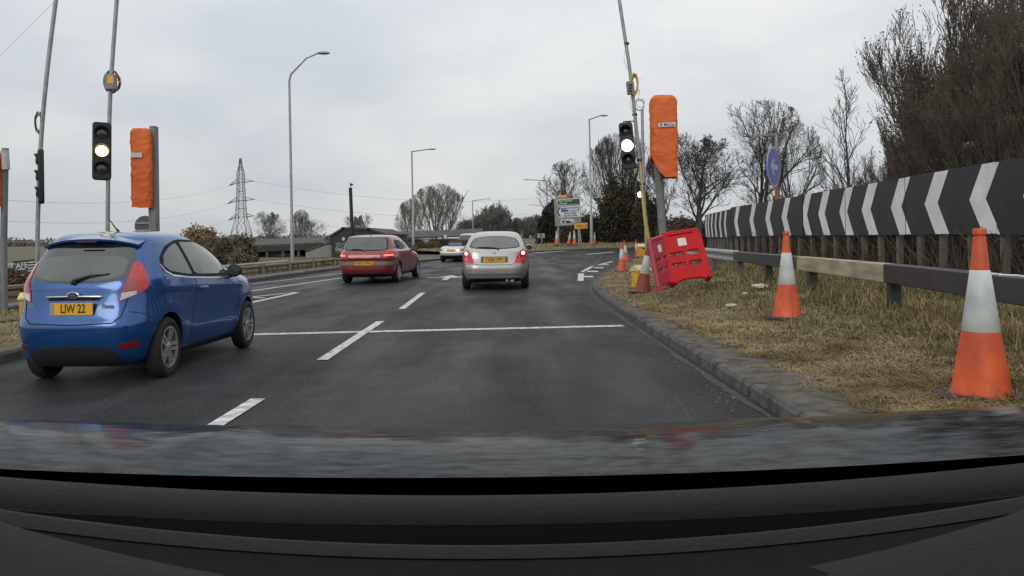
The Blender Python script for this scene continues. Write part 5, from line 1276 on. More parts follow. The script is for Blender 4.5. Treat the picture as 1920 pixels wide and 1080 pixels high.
b = MB(); b.box(at(835, 444, Y - .4), (.28, .1, .36), bev=.03); b.build('round_sign', M_WHT, t)
# house and white fence to the right
Y = 78
t = empty('distant_house', wz(1290, 445, Y, .5), 'brown tiled house roof half hidden behind bare trees, above the red barrier', 'building')
p0_, p1_ = wz(1235, 430, Y), wz(1330, 428, Y); b = MB(); b.box(((p0_.x + p1_.x) / 2, Y + 3, (p0_.z + .3) / 2), (p1_.x - p0_.x, 6, p0_.z)); b.build('wall', M_BRICK, t)
b = MB(); a, c = wz(1232, 431, Y - .3), wz(1333, 429, Y - .3); e_, f_ = wz(1322, 414, Y + 3), wz(1246, 416, Y + 3); g_, h_ = a + Vector((0, 6.6, 0)), c + Vector((0, 6.6, 0))
b.add([a, c, e_, f_, h_, g_], [(0, 1, 2, 3), (3, 2, 4, 5), (0, 3, 5), (1, 4, 2)]); b.build('roof', mat('brown_tiles', (.085, .055, .042), rough=.85, scale=4, var=.25), t)
t = empty('white_fence', wz(1130, 447, 66, .6), 'short run of pale slatted fence under the ivy-clad tree', 'fence'); b = MB()
for k in range(12):
    p = at(1117 + 3 * k, 442, 66); b.box((p.x, 66, p.z), (.10, .03, .75))
b.build('picket', mat('fence_white', (.30, .31, .30), rough=.7), t); b = MB(); p, q = at(1115, 439, 66.05), at(1152, 439, 66.05); b.tube([p, q], .04, 6); b.tube([p - Vector((0, 0, .35)), q - Vector((0, 0, .35))], .04, 6); b.build('rail', mat('fence_white', (.3, .31, .3)), t)
# cafe sign by the left edge
Y = 24
t = empty('cafe_sign', wz(45, 545, Y, -1), 'dark board reading CAFE above a white rounded shield panel, left edge beyond the wall', 'sign')
def q2(px, py, dy=0): return at(px, py, Y) - Vector((0, dy, 0))
def qpanel(name, pts, m, dy, parent, th=.02):
    P = [q2(x, y, dy) for x, y in pts]; n = len(P); b = MB(); b.add(P + [p + Vector((0, th, 0)) for p in P], [tuple(range(n - 1, -1, -1)), tuple(range(n, 2 * n))] + [(i, (i + 1) % n, n + (i + 1) % n, n + i) for i in range(n)]); return b.build(name, m, parent)
M_NAVY = mat('sign_dark_grey', (.055, .052, .065), rough=.5)
bd = qpanel('board', [(25, 491), (74, 486), (74, 512), (25, 516)], M_NAVY, 0, t)
qpanel('frame', [(24, 490), (75, 485), (75, 487), (24, 492)], M_BLACKH, .03, t); qpanel('frame', [(0, 514), (75, 508), (75, 511), (0, 518)], M_BLACKH, .03, t)
put('lettering', text_mesh('CAFE', .27, .01, .95), frame_mtx(q2(37.5, 498.5, .03), (1, 0, .10)), M_WHT, bd)
for py in (490, 495.5, 501, 506): qpanel('lettering_line', [(54, py + .8), (72, py - .8), (72, py + 1.2), (54, py + 2.8)], M_WHT, .03, bd)
qpanel('lettering_line', [(27, 505), (48, 503), (48, 505), (27, 507)], M_WHT, .03, bd)
lo = qpanel('lower_board', [(26, 517), (74, 512), (74, 545), (26, 545)], M_NAVY, 0, t)
sh = [(26, 516.5), (46.5, 514)] + [(36 + 10.5 * math.cos(R(a)), 521 + 11.5 * math.sin(R(a))) for a in range(0, 181, 20)]
qpanel('shield_panel', sh, M_WHT, .04, lo)
for px in (27, 50): b = MB(); p = q2(px, 500); b.box((p.x, Y + .08, -.2), (.09, .09, 2 * (p.z + .3))); b.build('post', M_BLACKH, t)
o = MB().box(at(19, 505, 24.5), (.22, .3, .42), bev=.03).build('pale_cabinet', mat('pale_green_grey', (.35, .38, .35), rough=.6)); tag(o, 'small pale cabinet left of the CAFE sign board', 'cabinet')

# ------------------------------------------------------------------ pylon and wires
M_LAT = mat('pylon_steel', (.16, .17, .18), rough=.6)
YP = 330; sc = YP / F
pc = at(453, 455, YP); t = empty('pylon', (pc.x, YP, -2), 'grey steel lattice electricity pylon with three pairs of arms in the distance', 'pylon')
def pz(py): return at(453, py, YP).z
W = [(475, 22), (455, 17.5), (405, 7.5), (345, 5.2), (326, 5.2), (322, 3.2), (297, 1.2)]
def hw_(py):
    for (a, wa), (b_, wb) in zip(W, W[1:]):
        if a >= py >= b_: return (wa + (wb - wa) * (a - py) / (a - b_)) * sc
    return W[0][1] * sc if py > 462 else W[-1][1] * sc
Rr = .13
b = MB(); lv = [475, 440, 407, 391, 376, 359, 342, 326, 311, 297]
def cor(py, sx, sy): h = hw_(py); return Vector((pc.x + sx * h, YP + sy * h, pz(py)))
for sx in (-1, 1):
    for sy in (-1, 1): b.tube([cor(py, sx, sy) for py in lv], Rr * 1.3, 5)
b.build('leg', M_LAT, t); b = MB()
for k in range(len(lv) - 1):
    a, c = lv[k], lv[k + 1]
    for (s1, s2) in (((-1, -1), (1, -1)), ((-1, 1), (1, 1)), ((-1, -1), (-1, 1)), ((1, -1), (1, 1))):
        b.tube([cor(a, *s1), cor(c, *s2)], Rr * .7, 4); b.tube([cor(a, *s2), cor(c, *s1)], Rr * .7, 4); b.tube([cor(c, *s1), cor(c, *s2)], Rr * .7, 4)
b.build('bracing', M_LAT, t)
tips = []
for py, wl_, wr_ in ((342, 22, 24), (376, 26, 26), (407, 24, 24)):
    for s_, wd in ((-1, wl_), (1, wr_)):
        b = MB()
        tip = Vector((pc.x + s_ * wd * sc, YP, pz(py + (6 if s_ < 0 else -2)) )); tips.append(tip)
        for sy in (-1, 1): b.tube([cor(py, s_, sy), tip], Rr * .9, 4); b.tube([cor(py - 7, s_, sy), tip], Rr * .9, 4)
        b.build('cross_arm', M_LAT, t)
M_WIRE = mat('power_line', (.42, .43, .44), rough=.6)
def wire(p, q, sag, label, r=.05):
    pts = [p.lerp(q, k / 24) - Vector((0, 0, sag * 4 * (k / 24) * (1 - k / 24))) for k in range(25)]
    b = MB(); b.tube(pts, r, 4); o = b.build('power_line', M_WIRE); tag(o, label, 'power line', 'power lines from the pylon')
for i, tp in enumerate(tips):
    lv_ = ('top', 'middle', 'bottom')[i // 2]
    if i % 2 == 0:
        q = at(-60, (400, 440, 480)[i // 2] - 30, 150); wire(tp, q, 4, f'power line leaving the {lv_} left arm of the pylon towards the left edge', .045)
    else:
        q = at(1000, (372, 400, 428)[i // 2], 420); wire(tp, q, 5, f'power line leaving the {lv_} right arm of the pylon over the sheds', .06)
b = MB(); b.tube([at(-30, 135, 40), at(105, 0, 26), at(140, -50, 22)], .006, 4); o = b.build('overhead_cable', mat('faint_cable', (.35, .35, .36))); tag(o, 'thin overhead cable crossing the sky at the top left corner', 'cable')

# ------------------------------------------------------------------ trees
def tubes_mesh(name, polys):      # polys: list of (pts ndarray k x 3, radii k, sides)
    V, Fc = [], []; off = 0; groups = {}
    for p, r, n in polys: groups.setdefault((len(p), n), []).append((p, r))
    for (k, n), L_ in groups.items():
        P = np.array([x[0] for x in L_]); Rd = np.array([x[1] for x in L_]); m = len(L_)
        T = P[:, -1] - P[:, 0]; T /= np.linalg.norm(T, axis=1, keepdims=True) + 1e-9
        ref = np.where(np.abs(T[:, 2:3]) < .9, np.array([[0, 0, 1.]]), np.array([[1., 0, 0]]))
        A = np.cross(T, ref); A /= np.linalg.norm(A, axis=1, keepdims=True); B = np.cross(T, A)
        an = 2 * np.pi * np.arange(n) / n
        ringv = A[:, None, None, :] * np.cos(an)[None, None, :, None] + B[:, None, None, :] * np.sin(an)[None, None, :, None]
        vv = P[:, :, None, :] + ringv * Rd[:, :, None, None]
        V.append(vv.reshape(-1, 3))
        i, j, s_ = np.meshgrid(np.arange(m), np.arange(k - 1), np.arange(n), indexing='ij')
        a = off + i * k * n + j * n + s_; b_ = off + i * k * n + j * n + (s_ + 1) % n
        Fc.append(np.stack([a, b_, b_ + n, a + n], -1).reshape(-1, 4)); off += m * k * n
    V = np.concatenate(V); Fc = np.concatenate(Fc)
    return quads_mesh(name, V, Fc)
def quads_mesh(name, V, Fc, smooth=False):
    me = bpy.data.meshes.new(name); nf, k = Fc.shape
    me.vertices.add(len(V)); me.vertices.foreach_set('co', V.astype(np.float32).ravel())
    me.loops.add(nf * k); me.loops.foreach_set('vertex_index', Fc.astype(np.int32).ravel())
    me.polygons.add(nf); me.polygons.foreach_set('loop_start', (np.arange(nf) * k).astype(np.int32))
    me.update(calc_edges=True)
    if smooth: me.polygons.foreach_set('use_smooth', np.ones(nf, bool))
    return me
def grow(rnd, h, spread, trunk_r, n=(13, 7, 6, 5), min_r=.02, up=.5, crown0=.25, trunks=1, wob=.12, shape='round', ang=(35, 60), lean=(0, 0), env=None):
    polys = []; tips_ = []
    def inside(q): return env is None or (q[0] ** 2 + q[1] ** 2) / (env[0] * h) ** 2 + ((q[2] - env[1] * h) / (env[2] * h)) ** 2 < 1
    def br(p, d, l, r, lvl, r1):
        k = 5 if lvl else 8; pts = [p.copy()]; rad = [r]; q = p.copy(); dd = d / np.linalg.norm(d)
        for i in range(1, k):
            dd = dd + rnd.normal(0, wob, 3) + np.array([0, 0, up * .12 * (1 if lvl else .3)]); dd /= np.linalg.norm(dd); q = q + dd * (l / (k - 1)); pts.append(q.copy()); rad.append(max(min_r, r + (r1 - r) * i / (k - 1)))
        polys.append((np.array(pts), np.array(rad), 7 if lvl == 0 else 4 if lvl == 1 else 3))
        if lvl >= len(n): tips_.append(q); return
        nc = n[lvl]
        for c in range(nc):
            f = (crown0 + (1 - crown0) * (c + rnd.random()) / nc) if lvl == 0 else .2 + .8 * (c + rnd.random()) / nc
            x = f * (k - 1); i = min(k - 2, int(x)); pp = pts[i] + (pts[i + 1] - pts[i]) * (x - i); loc = pts[i + 1] - pts[i]; loc /= np.linalg.norm(loc)
            a = math.radians(rnd.uniform(*ang)) * (1 - .35 * f if lvl == 0 else 1); pr = rnd.normal(0, 1, 3); pr -= loc * pr.dot(loc); pr /= np.linalg.norm(pr)
            nd = loc * math.cos(a) + pr * math.sin(a); nd[2] += up * .35
            if lvl == 0:
                g = (f - crown0) / (1 - crown0)
                if shape == 'round': ll_ = spread * (.55 + .75 * math.sin(math.pi * min(1, .12 + .75 * g))) 
                elif shape == 'fan': ll_ = spread * (1.25 - .6 * g)
                else: ll_ = spread * (1.15 - .85 * g)
                ll_ *= rnd.uniform(.8, 1.15)
            else: ll_ = l * rnd.uniform(.45, .75) * (1.15 - .5 * f)
            if env is not None:
                g0 = ll_
                while not inside(pp + nd / np.linalg.norm(nd) * ll_) and ll_ > .2 * g0: ll_ *= .8
                if ll_ <= .2 * g0: continue
            rr = max(min_r, np.interp(x, range(k), rad) * (.55 if lvl == 0 else .6))
            br(pp, nd, ll_, rr, lvl + 1, max(min_r, rr * .3))
    for k in range(trunks):
        a = 2 * math.pi * k / trunks + rnd.random(); s = (.22 + .22 * rnd.random()) if trunks > 1 else 0
        br(np.array([math.cos(a) * s * .6, math.sin(a) * s * .6, 0.]), np.array([math.cos(a) * s + lean[0], math.sin(a) * s + lean[1], 1.]), h * (rnd.uniform(.85, 1.05) if trunks > 1 else .92), trunk_r, 0, trunk_r * .12)
    return polys, tips_
M_BARK = mat('bark', (.055, .048, .040), rough=.95, scale=4, col2=(.085, .078, .066), detail=6)
M_TWIG = mat('twigs', (.060, .050, .040), rough=.95, scale=.8, col2=(.10, .085, .070))
M_TWIGF = mat('far_twigs_hazed', (.15, .14, .13), rough=.95, scale=.5, col2=(.20, .19, .175))  # distance haze put into a paler copy of the twig colour
M_TWIGB = mat('brown_twigs', (.075, .054, .040), rough=.95, scale=1.2, col2=(.135, .105, .082))
def tree_mesh(seed, name, **kw):
    rnd = np.random.default_rng(seed); polys, tp = grow(rnd, **kw)
    big = [p for p in polys if p[2] > 3]; sm = [p for p in polys if p[2] == 3]
    zt = np.percentile(np.array(tp)[:, 2], 98); a_, b_ = tubes_mesh('limbs', big), tubes_mesh('twigs', sm)
    for me in (a_, b_): me.transform(Matrix.Diagonal((1, 1, 9.2 / zt, 1)))
    return a_, b_, np.array(tp)
def place_tree(meshes, loc, label, cat='tree', group=None, s=1.0, rz=0.0, m=(None, None), name='bare_tree', sz=None):
    t = empty(name, loc, label, cat, group, rz=rz); t.scale = (s, s, sz or s)
    for me, nm, mm in ((meshes[0], 'limbs', m[0] or M_BARK), (meshes[1], 'twigs', m[1] or M_TWIG)):
        if not me.materials: me.materials.append(mm)
        o = bpy.data.objects.new(nm, me); COL.objects.link(o); o.parent = t
        if me.materials[0] != mm: o.material_slots[0].link = 'OBJECT'; o.material_slots[0].material = mm
    return t
def leaves(pts, size, rnd, n_per, spread, flat=False):
    pts = np.repeat(pts, n_per, axis=0); c = pts + rnd.normal(0, spread, pts.shape); m = len(c)
    a = rnd.normal(0, 1, (m, 3)); a /= np.linalg.norm(a, axis=1, keepdims=True); b_ = rnd.normal(0, 1, (m, 3)); b_ -= a * (a * b_).sum(1, keepdims=True); b_ /= np.linalg.norm(b_, axis=1, keepdims=True)
    s_ = size * rnd.uniform(.5, 1.2, (m, 1)); V = np.stack([c - a * s_, c + b_ * s_ * .45, c + a * s_, c - b_ * s_ * .45], 1).reshape(-1, 3)
    Fc = np.arange(m * 4).reshape(-1, 4); return quads_mesh('foliage', V, Fc)
M_IVY = mat('ivy_leaves', (.028, .026, .014), rough=.9, scale=.5, col2=(.070, .056, .030), detail=5)
M_FIR = mat('cypress_foliage', (.010, .014, .010), rough=.8, scale=1.5, col2=(.026, .032, .020), detail=5)
M_BRLEAF = mat('dead_brown_leaves', (.055, .040, .026), rough=.85, scale=.9, col2=(.13, .09, .058), detail=6)
M_OLIVE = mat('olive_leaves', (.028, .034, .014), rough=.8, scale=.9, col2=(.06, .062, .03), detail=5)
M_WILLOW = mat('orange_brown_twigs', (.22, .135, .075), rough=.9, scale=.7, col2=(.28, .20, .125))
def gl(px, Y, dz=0.0):
    p = at(px, 446, Y); return Vector((p.x, Y, (gz(p.x, Y) if p.x < LX(min(Y, 56)) or Y > 57 else hv(p.x, Y)) + dz))
def height_for(px, py, Y, base): return at(px, py, Y).z - base
TA = tree_mesh(11, 'a', h=9, spread=3.0, trunk_r=.22, n=(17, 7, 6, 5), min_r=.011, up=.45, crown0=.22, wob=.08, ang=(35, 62), env=(.36, .58, .45))
TB = tree_mesh(12, 'b', h=9, spread=4.6, trunk_r=.20, n=(8, 6, 5, 3), min_r=.011, up=.8, crown0=.06, trunks=5, shape='fan', ang=(25, 50), wob=.06, env=(.50, .42, .60))
TC = tree_mesh(13, 'c', h=9, spread=2.6, trunk_r=.10, n=(14, 6, 3), min_r=.010, up=.6, crown0=.15, shape='cone', ang=(28, 48), wob=.07)
TD = tree_mesh(14, 'd', h=9, spread=3.2, trunk_r=.17, n=(9, 6, 5, 4), min_r=.009, up=.5, crown0=.14, trunks=3, wob=.13, ang=(28, 60), env=(.48, .55, .48))
def tree(T, px, py_top, Y, label, **kw):
    b_ = gl(px, Y); s = height_for(px, py_top, Y, b_.z) / 9.4; k = kw.pop('wide', 1.0); t = place_tree(T, b_, label, s=s * k, sz=s, **kw); return t
tree(TA, 1310, 248, 46, 'round-crowned bare tree with dark trunk between the orange bag and the keep-left sign', rz=.4, wide=1.3)
tree(TA, 1245, 275, 58, 'bare tree with upward trunk close behind the orange bag', rz=2.0, wide=.6)
tree(TB, 1165, 248, 62, 'large fan-shaped bare tree rising behind the lit signal head', rz=1.0, wide=.85)
tree(TD, 1078, 300, 66, 'bare tree with tangled crown behind the grey direction sign', rz=.2, wide=1.05)
tree(TD, 1420, 190, 36, 'wide tangle of dark bare branches behind the keep-left sign', rz=2.6, wide=.92)
tree(TD, 1478, 225, 34, 'tall bare tree with crossing limbs just right of the keep-left sign', rz=4.4, wide=.62)
tree(TC, 1597, 128, 27, 'slender young bare tree standing alone above the middle chevron board', rz=1.3, wide=1.0)
tree(TC, 1556, 285, 30, 'thin leaning sapling left of the slender young tree', rz=3.3, wide=.7)
tree(TC, 1640, 270, 25, 'thin bare sapling at the left edge of the brown thicket', rz=5.0, wide=.9)
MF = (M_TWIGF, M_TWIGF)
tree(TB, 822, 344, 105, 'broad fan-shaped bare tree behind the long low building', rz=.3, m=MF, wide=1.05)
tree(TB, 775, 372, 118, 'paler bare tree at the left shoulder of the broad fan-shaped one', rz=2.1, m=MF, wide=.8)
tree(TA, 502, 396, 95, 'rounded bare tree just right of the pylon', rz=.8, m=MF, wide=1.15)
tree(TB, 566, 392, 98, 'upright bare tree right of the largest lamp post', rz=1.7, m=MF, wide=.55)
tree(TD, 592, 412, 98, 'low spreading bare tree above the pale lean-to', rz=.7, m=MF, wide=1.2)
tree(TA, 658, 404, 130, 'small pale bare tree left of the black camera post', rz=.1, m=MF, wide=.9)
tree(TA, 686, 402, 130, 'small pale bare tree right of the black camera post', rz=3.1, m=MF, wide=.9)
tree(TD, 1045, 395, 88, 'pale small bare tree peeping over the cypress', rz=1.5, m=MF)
# ivy on the fan tree and evergreen mass
rnd = np.random.default_rng(5)
def blob(cx_, cy_, cz_, rx, ry, rz_, n, rnd, shell=.55):
    u = rnd.normal(0, 1, (n, 3)); u /= np.linalg.norm(u, axis=1, keepdims=True); r = rnd.uniform(shell, 1, (n, 1)) ** .6
    k = np.array([mnoise.noise(Vector((float(x) * 2.2 + cx_, float(y) * 2.2 + cy_, float(z) * 2.2))) for x, y, z in u])[:, None]
    return np.array([[cx_, cy_, cz_]]) + u * r * (1 + .55 * k) * np.array([[rx, ry, rz_]])
def bush(px, py_top, Y, wpx, label, m, n=2500, leaf=.16, name='bush', cat='bush', group=None, nb=5, stems=True, dz=0, depth=.8):
    b_ = gl(px, Y, dz); h = height_for(px, py_top, Y, b_.z); w_ = wpx / F * Y / 2
    t = empty(name, b_, label, cat, group); pts = []
    for k in range(nb):
        ox = rnd.uniform(-.55, .55) * w_; hz = h * rnd.uniform(.62, 1.0) * (1 - .35 * (abs(ox) / w_) ** 1.5)
        pts.append(blob(ox, rnd.uniform(-.4, .4) * w_ * depth, hz * .5, w_ * rnd.uniform(.4, .6), w_ * .5 * depth, hz * .5, n // nb, rnd))
    pts = np.concatenate(pts); pts = pts[pts[:, 2] > 0]
    me = leaves(pts, leaf, rnd, 3, leaf * .8); o = link_mesh('foliage', me, m, t)
    if stems:
        polys = []
        for k in range(60):
            q = pts[rnd.integers(len(pts))]; a = np.array([q[0] * .35, q[1] * .35, 0.]); mid = (a + q) / 2 + rnd.normal(0, .1 * w_, 3)
            polys.append((np.array([a, mid, q * 1.04]), np.array([.035, .025, .012]) * max(1, Y / 30), 4))
        link_mesh('stems', tubes_mesh('stems', polys), M_BARK, t)
    return t
bush(1165, 330, 60, 100, 'dense ivy mass wrapping the lower half of the fan-shaped tree', M_IVY, n=9000, leaf=.15, name='ivy_growth', cat='ivy', nb=7)
bush(1222, 352, 58, 66, 'dark evergreen bush behind the two signal posts', M_IVY, n=5500, leaf=.14, nb=5)
bush(1125, 392, 60, 90, 'low dark scrub at the foot of the ivy-clad tree', M_IVY, n=5500, leaf=.14, nb=5)
bush(1290, 405, 50, 120, 'low brown scrub below the round-crowned bare tree', M_BRLEAF, n=3000, leaf=.15, nb=6)
bush(1085, 405, 64, 90, 'brown scrub behind the yellow diversion sign', M_BRLEAF, n=2500, leaf=.16, nb=6)
bush(1395, 385, 42, 110, 'brown undergrowth behind the farthest chevron board', M_BRLEAF, n=3000, leaf=.12, nb=6)
bush(1500, 375, 32, 120, 'thin brown undergrowth behind the middle chevron board', M_BRLEAF, n=2600, leaf=.08, nb=6)
# willow scrub on the left behind the blue car
bush(378, 408, 40, 95, 'rounded orange-brown scrub tree above the blue car roof', M_WILLOW, n=7000, leaf=.10, nb=6)
bush(428, 428, 39, 110, 'lower brown-green scrub between the blue car and the pylon', mat('brown_scrub', (.085, .068, .045), rough=.9, scale=.8, col2=(.13, .11, .075)), n=7000, leaf=.10, nb=6)
bush(452, 462, 33, 60, 'pale tan scrub beside the open shed', mat('tan_scrub', (.17, .14, .095), rough=.9, scale=1.2, col2=(.12, .10, .065)), n=2400, leaf=.07, nb=5)
bush(800, 452, 52, 66, 'reddish-brown clipped hedge in front of the long building', mat('beech_hedge', (.075, .042, .026), rough=.9, scale=1.5, col2=(.12, .08, .05)), n=2600, leaf=.07, nb=6, name='hedge', cat='hedge')
bush(10, 500, 20, 100, 'brown scrub bank beyond the wall at the left edge', M_BRLEAF, n=2500, leaf=.06, nb=6)
# cypress
Yc_ = 72
b_ = gl(1032, Yc_); t = empty('cypress', b_, 'dark stepped cypress clump left of the grey direction sign', 'tree'); pts = []
for k, (ox, py) in enumerate(((-13, 412), (-7, 398), (-1, 388), (6, 380), (13, 376), (20, 384), (28, 395))):
    h = height_for(1032 + ox, py, Yc_, b_.z); x0_ = ox / F * Yc_
    q = rnd.uniform(0, 1, (900, 1)); an = rnd.uniform(0, 6.28, (900, 1)); rr = (1 - q * .55) * .62 * rnd.uniform(.7, 1.1, (900, 1))
    pts.append(np.concatenate([x0_ + rr * np.cos(an), rr * np.sin(an) * 1.3, q * h], 1))
me = leaves(np.concatenate(pts), .20, rnd, 3, .12); link_mesh('foliage', me, M_FIR, t); b = MB()
for ox in (-8, 4, 16): b.tube([b_ + Vector((ox / F * Yc_, 0, 0)), b_ + Vector((ox / F * Yc_, 0, 3))], [.15, .08], 6)
b.build('trunk', M_BARK, t)
# far woodland: one mass
polys = []; pts = []
for k in range(60):
    Yw = rnd.uniform(170, 260); px = rnd.uniform(868, 1030); topy = 424 - 22 * math.exp(-((px - 930) / 26) ** 2) - 10 * math.exp(-((px - 1000) / 18) ** 2) + rnd.uniform(-3, 8)
    bb = at(px, 446, Yw); bb.z = 0; h = at(px, topy, Yw).z
    r_ = np.random.default_rng(k); pl_, tp = grow(r_, h=h, spread=h * .42, trunk_r=.3, n=(11, 6, 4), min_r=.06, up=.5, crown0=.1)
    off = np.array([bb.x, bb.y, bb.z]); polys += [(p + off, r, n) for p, r, n in pl_]
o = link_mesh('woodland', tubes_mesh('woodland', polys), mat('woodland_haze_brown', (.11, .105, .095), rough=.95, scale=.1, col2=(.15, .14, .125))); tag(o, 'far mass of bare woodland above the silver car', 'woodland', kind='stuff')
for sgn, x0_, x1_, yy, lb in ((0, -420, -60, 380, 'low distant tree line behind the pylon'),):
    pts = []
    for k in range(150):
        x = rnd.uniform(x0_, x1_); pts.append(blob(x, yy + rnd.uniform(-20, 20), 0.0, 9, 7, rnd.uniform(2.5, 5), 150, rnd))
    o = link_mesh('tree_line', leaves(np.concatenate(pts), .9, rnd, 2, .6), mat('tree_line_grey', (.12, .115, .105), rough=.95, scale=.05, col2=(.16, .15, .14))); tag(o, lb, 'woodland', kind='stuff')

# ------------------------------------------------------------------ thicket behind the near chevron board
def thicket_mesh(seed, leafy, h=7):
    r_ = np.random.default_rng(seed); polys, tp = grow(r_, h=h, spread=2.3, trunk_r=.075, n=(14, 7, 5), min_r=.0075, up=.95, crown0=.05, trunks=9, shape='fan', ang=(14, 40), wob=.10)
    big = [p for p in polys if p[2] > 3]; sm = [p for p in polys if p[2] == 3]; tp = np.array(tp)
    lf = leaves(tp[r_.random(len(tp)) < leafy], .050, r_, 3, .10)
    # dense inner tangle low down
    mids = np.array([p[0][2] for p in sm]); mids = mids[mids[:, 2] < h * .72]
    lf2 = leaves(mids, .060, r_, 3, .16)
    return tubes_mesh('limbs', big), tubes_mesh('twigs', sm), lf, lf2
TH = [thicket_mesh(21, .35), thicket_mesh(22, .15), thicket_mesh(23, .55)]
def place_thicket(k, x, y, s, rz, label, mtw=M_TWIGB, mlf=M_BRLEAF, sz=None):
    t = empty('thicket_shrub', (x, y, hv(x, y) - .05), label, 'shrub', 'shrubs of the brown thicket', rz=rz); t.scale = (s, s, sz or s)
    for me, nm, mm in zip(TH[k], ('limbs', 'twigs', 'catkins', 'dead_leaves'), (M_BARK, mtw, mlf, M_OLIVE if mlf is M_OLIVE else M_BRLEAF)):
        if not me.materials: me.materials.append(mm)
        o = bpy.data.objects.new(nm, me); COL.objects.link(o); o.parent = t
        if me.materials[0] != mm: o.material_slots[0].link = 'OBJECT'; o.material_slots[0].material = mm
for (k, px, py, Y, lb, sub) in (
    (0, 1700, 280, 20, 'low twiggy shrub at the left foot of the brown thicket', 0), (1, 1730, 222, 21.5, 'grey-twigged shrub on the left slope of the thicket', 0),
    (2, 1715, 285, 17.5, 'dark leafy shrub above the fourth large chevron from the right', 0), (0, 1780, 160, 20, 'brown shrub on the rising shoulder of the thicket', 0),
    (1, 1820, 75, 21, 'tall grey-topped shrub where the thicket climbs steeply', 0), (2, 1790, 215, 16, 'leafy brown shrub above the second large chevron from the right', 0),
    (0, 1865, -60, 20, 'very tall shrub near the top right corner', 0), (1, 1880, 60, 16.5, 'tall upright shrub with pale twig tips at the right', 0),
    (2, 1905, 130, 14, 'nearest dark leafy shrub at the right edge', 0), (1, 1935, -90, 18, 'tallest shrub reaching out of the top right corner', 0),
    (0, 1660, 315, 19, 'smallest brown shrub at the far left tip of the thicket', 0), (2, 1990, 20, 15, 'shrub just beyond the right edge of the view', 0),
    (2, 1755, 260, 24, 'shadowy shrub deep in the middle of the thicket', 1), (0, 1840, 150, 25, 'shadowy shrub deep in the right of the thicket', 1), (1, 1850, -10, 26, 'grey shrub behind the tall ones near the top right', 1)):
    p = at(px, 446, Y); s = (at(px, py + 12, Y).z - .4) / 8.1
    place_thicket(k, p.x, Y, min(max(s, .45), 1.25), random.uniform(0, 6.2), lb, mtw=M_TWIGB, mlf=(M_OLIVE if sub or k == 2 and px > 1780 else M_BRLEAF), sz=s)
# brambles and dead stems under the boards
polys = []
for k in range(5200):
    y = 7 + 30 * rnd.random() ** 1.4; bx = 7.9 + (y - 8.4) * .065 + (max(0, y - 28) * .13); x = bx + abs(rnd.normal(0, 1.0)) - .10
    z = hv(x, y); h = rnd.uniform(.3, 1.15); d = rnd.normal(0, .22, 2); q = np.array([x, y, z])
    polys.append((np.array([q, q + [d[0] * .4 * h, d[1] * .4 * h, h * .55], q + [d[0] * 1.3 * h, d[1] * 1.3 * h, h]]), np.array([.008, .006, .003]) * (1 + y / 25), 3))
o = link_mesh('dead_stems', tubes_mesh('dead_stems', polys), mat('dead_stem', (.13, .10, .065), rough=.95, scale=2, col2=(.07, .055, .038))); tag(o, 'dense dead stems and bramble under and behind the chevron boards', 'undergrowth', kind='stuff')
pts = np.stack([8.0 + np.abs(rnd.normal(0, 1.6, 9000)) + .2, rnd.uniform(7, 34, 9000), rnd.uniform(0.1, 1.3, 9000) ** 1.0], 1); pts[:, 0] += (pts[:, 1] - 8.4) * .065; pts[:, 2] += .35
o = link_mesh('undergrowth', leaves(pts, .06, rnd, 2, .08), M_BRLEAF); tag(o, 'brown leaf litter and bramble leaves behind the boards', 'undergrowth', kind='stuff')

# ------------------------------------------------------------------ grass
def grass(name, n, fn, lean=(.2, 1.3), length=(.05, .18), m=None, wk=1.0, seed=1):
    r_ = np.random.default_rng(seed); X, Y, Z = fn(n, r_); n = len(X); az = r_.uniform(0, 2 * np.pi, n); ln = r_.uniform(*length, n) * (1 + .5 * (r_.random(n) < .12)); th = r_.uniform(*lean, n)
    w_ = (.0010 + .00036 * Y) * wk * r_.uniform(.7, 1.3, n)
    dx, dy = np.cos(az), np.sin(az); px_, py_ = -dy, dx
    hx, hz = np.sin(th), np.cos(th); th2 = np.minimum(th + .5, 1.62); gx, gz_ = np.sin(th2), np.cos(th2)
    B = np.stack([X, Y, Z - .005], 1); D = np.stack([dx, dy, np.zeros(n)], 1); Pp = np.stack([px_, py_, np.zeros(n)], 1); Up = np.array([[0, 0, 1.]])
    M1 = B + (D * hx[:, None] + Up * hz[:, None]) * ln[:, None] * .5; T1 = M1 + (D * gx[:, None] + Up * gz_[:, None]) * ln[:, None] * .5
    W_ = Pp * w_[:, None]; V = np.stack([B - W_, B + W_, M1 + W_ * .8, M1 - W_ * .8, T1 + W_ * .15, T1 - W_ * .15], 1).reshape(-1, 3)
    i = np.arange(n)[:, None] * 6; Fc = np.concatenate([i + np.array([[0, 1, 2, 3]]), i + np.array([[3, 2, 4, 5]])], 0)
    return link_mesh(name, quads_mesh(name, V, Fc), m)
def hv_np(X, Y): return np.array([hv(float(x), float(y)) for x, y in zip(X, Y)])
def fld(x, y, s=1.0): return np.sin(x * 2.3 * s + 1.3 * np.sin(y * 1.7 * s)) + np.sin(y * 2.9 * s + 1.1 * np.sin(x * 2.1 * s + 2)) + .8 * np.sin(x * 7.1 * s + y * 3.3 * s) + .6 * np.sin(y * 8.3 * s - x * 4.1 * s)
kxs = np.array([KX(y) for y in np.linspace(0, 46, 400)])
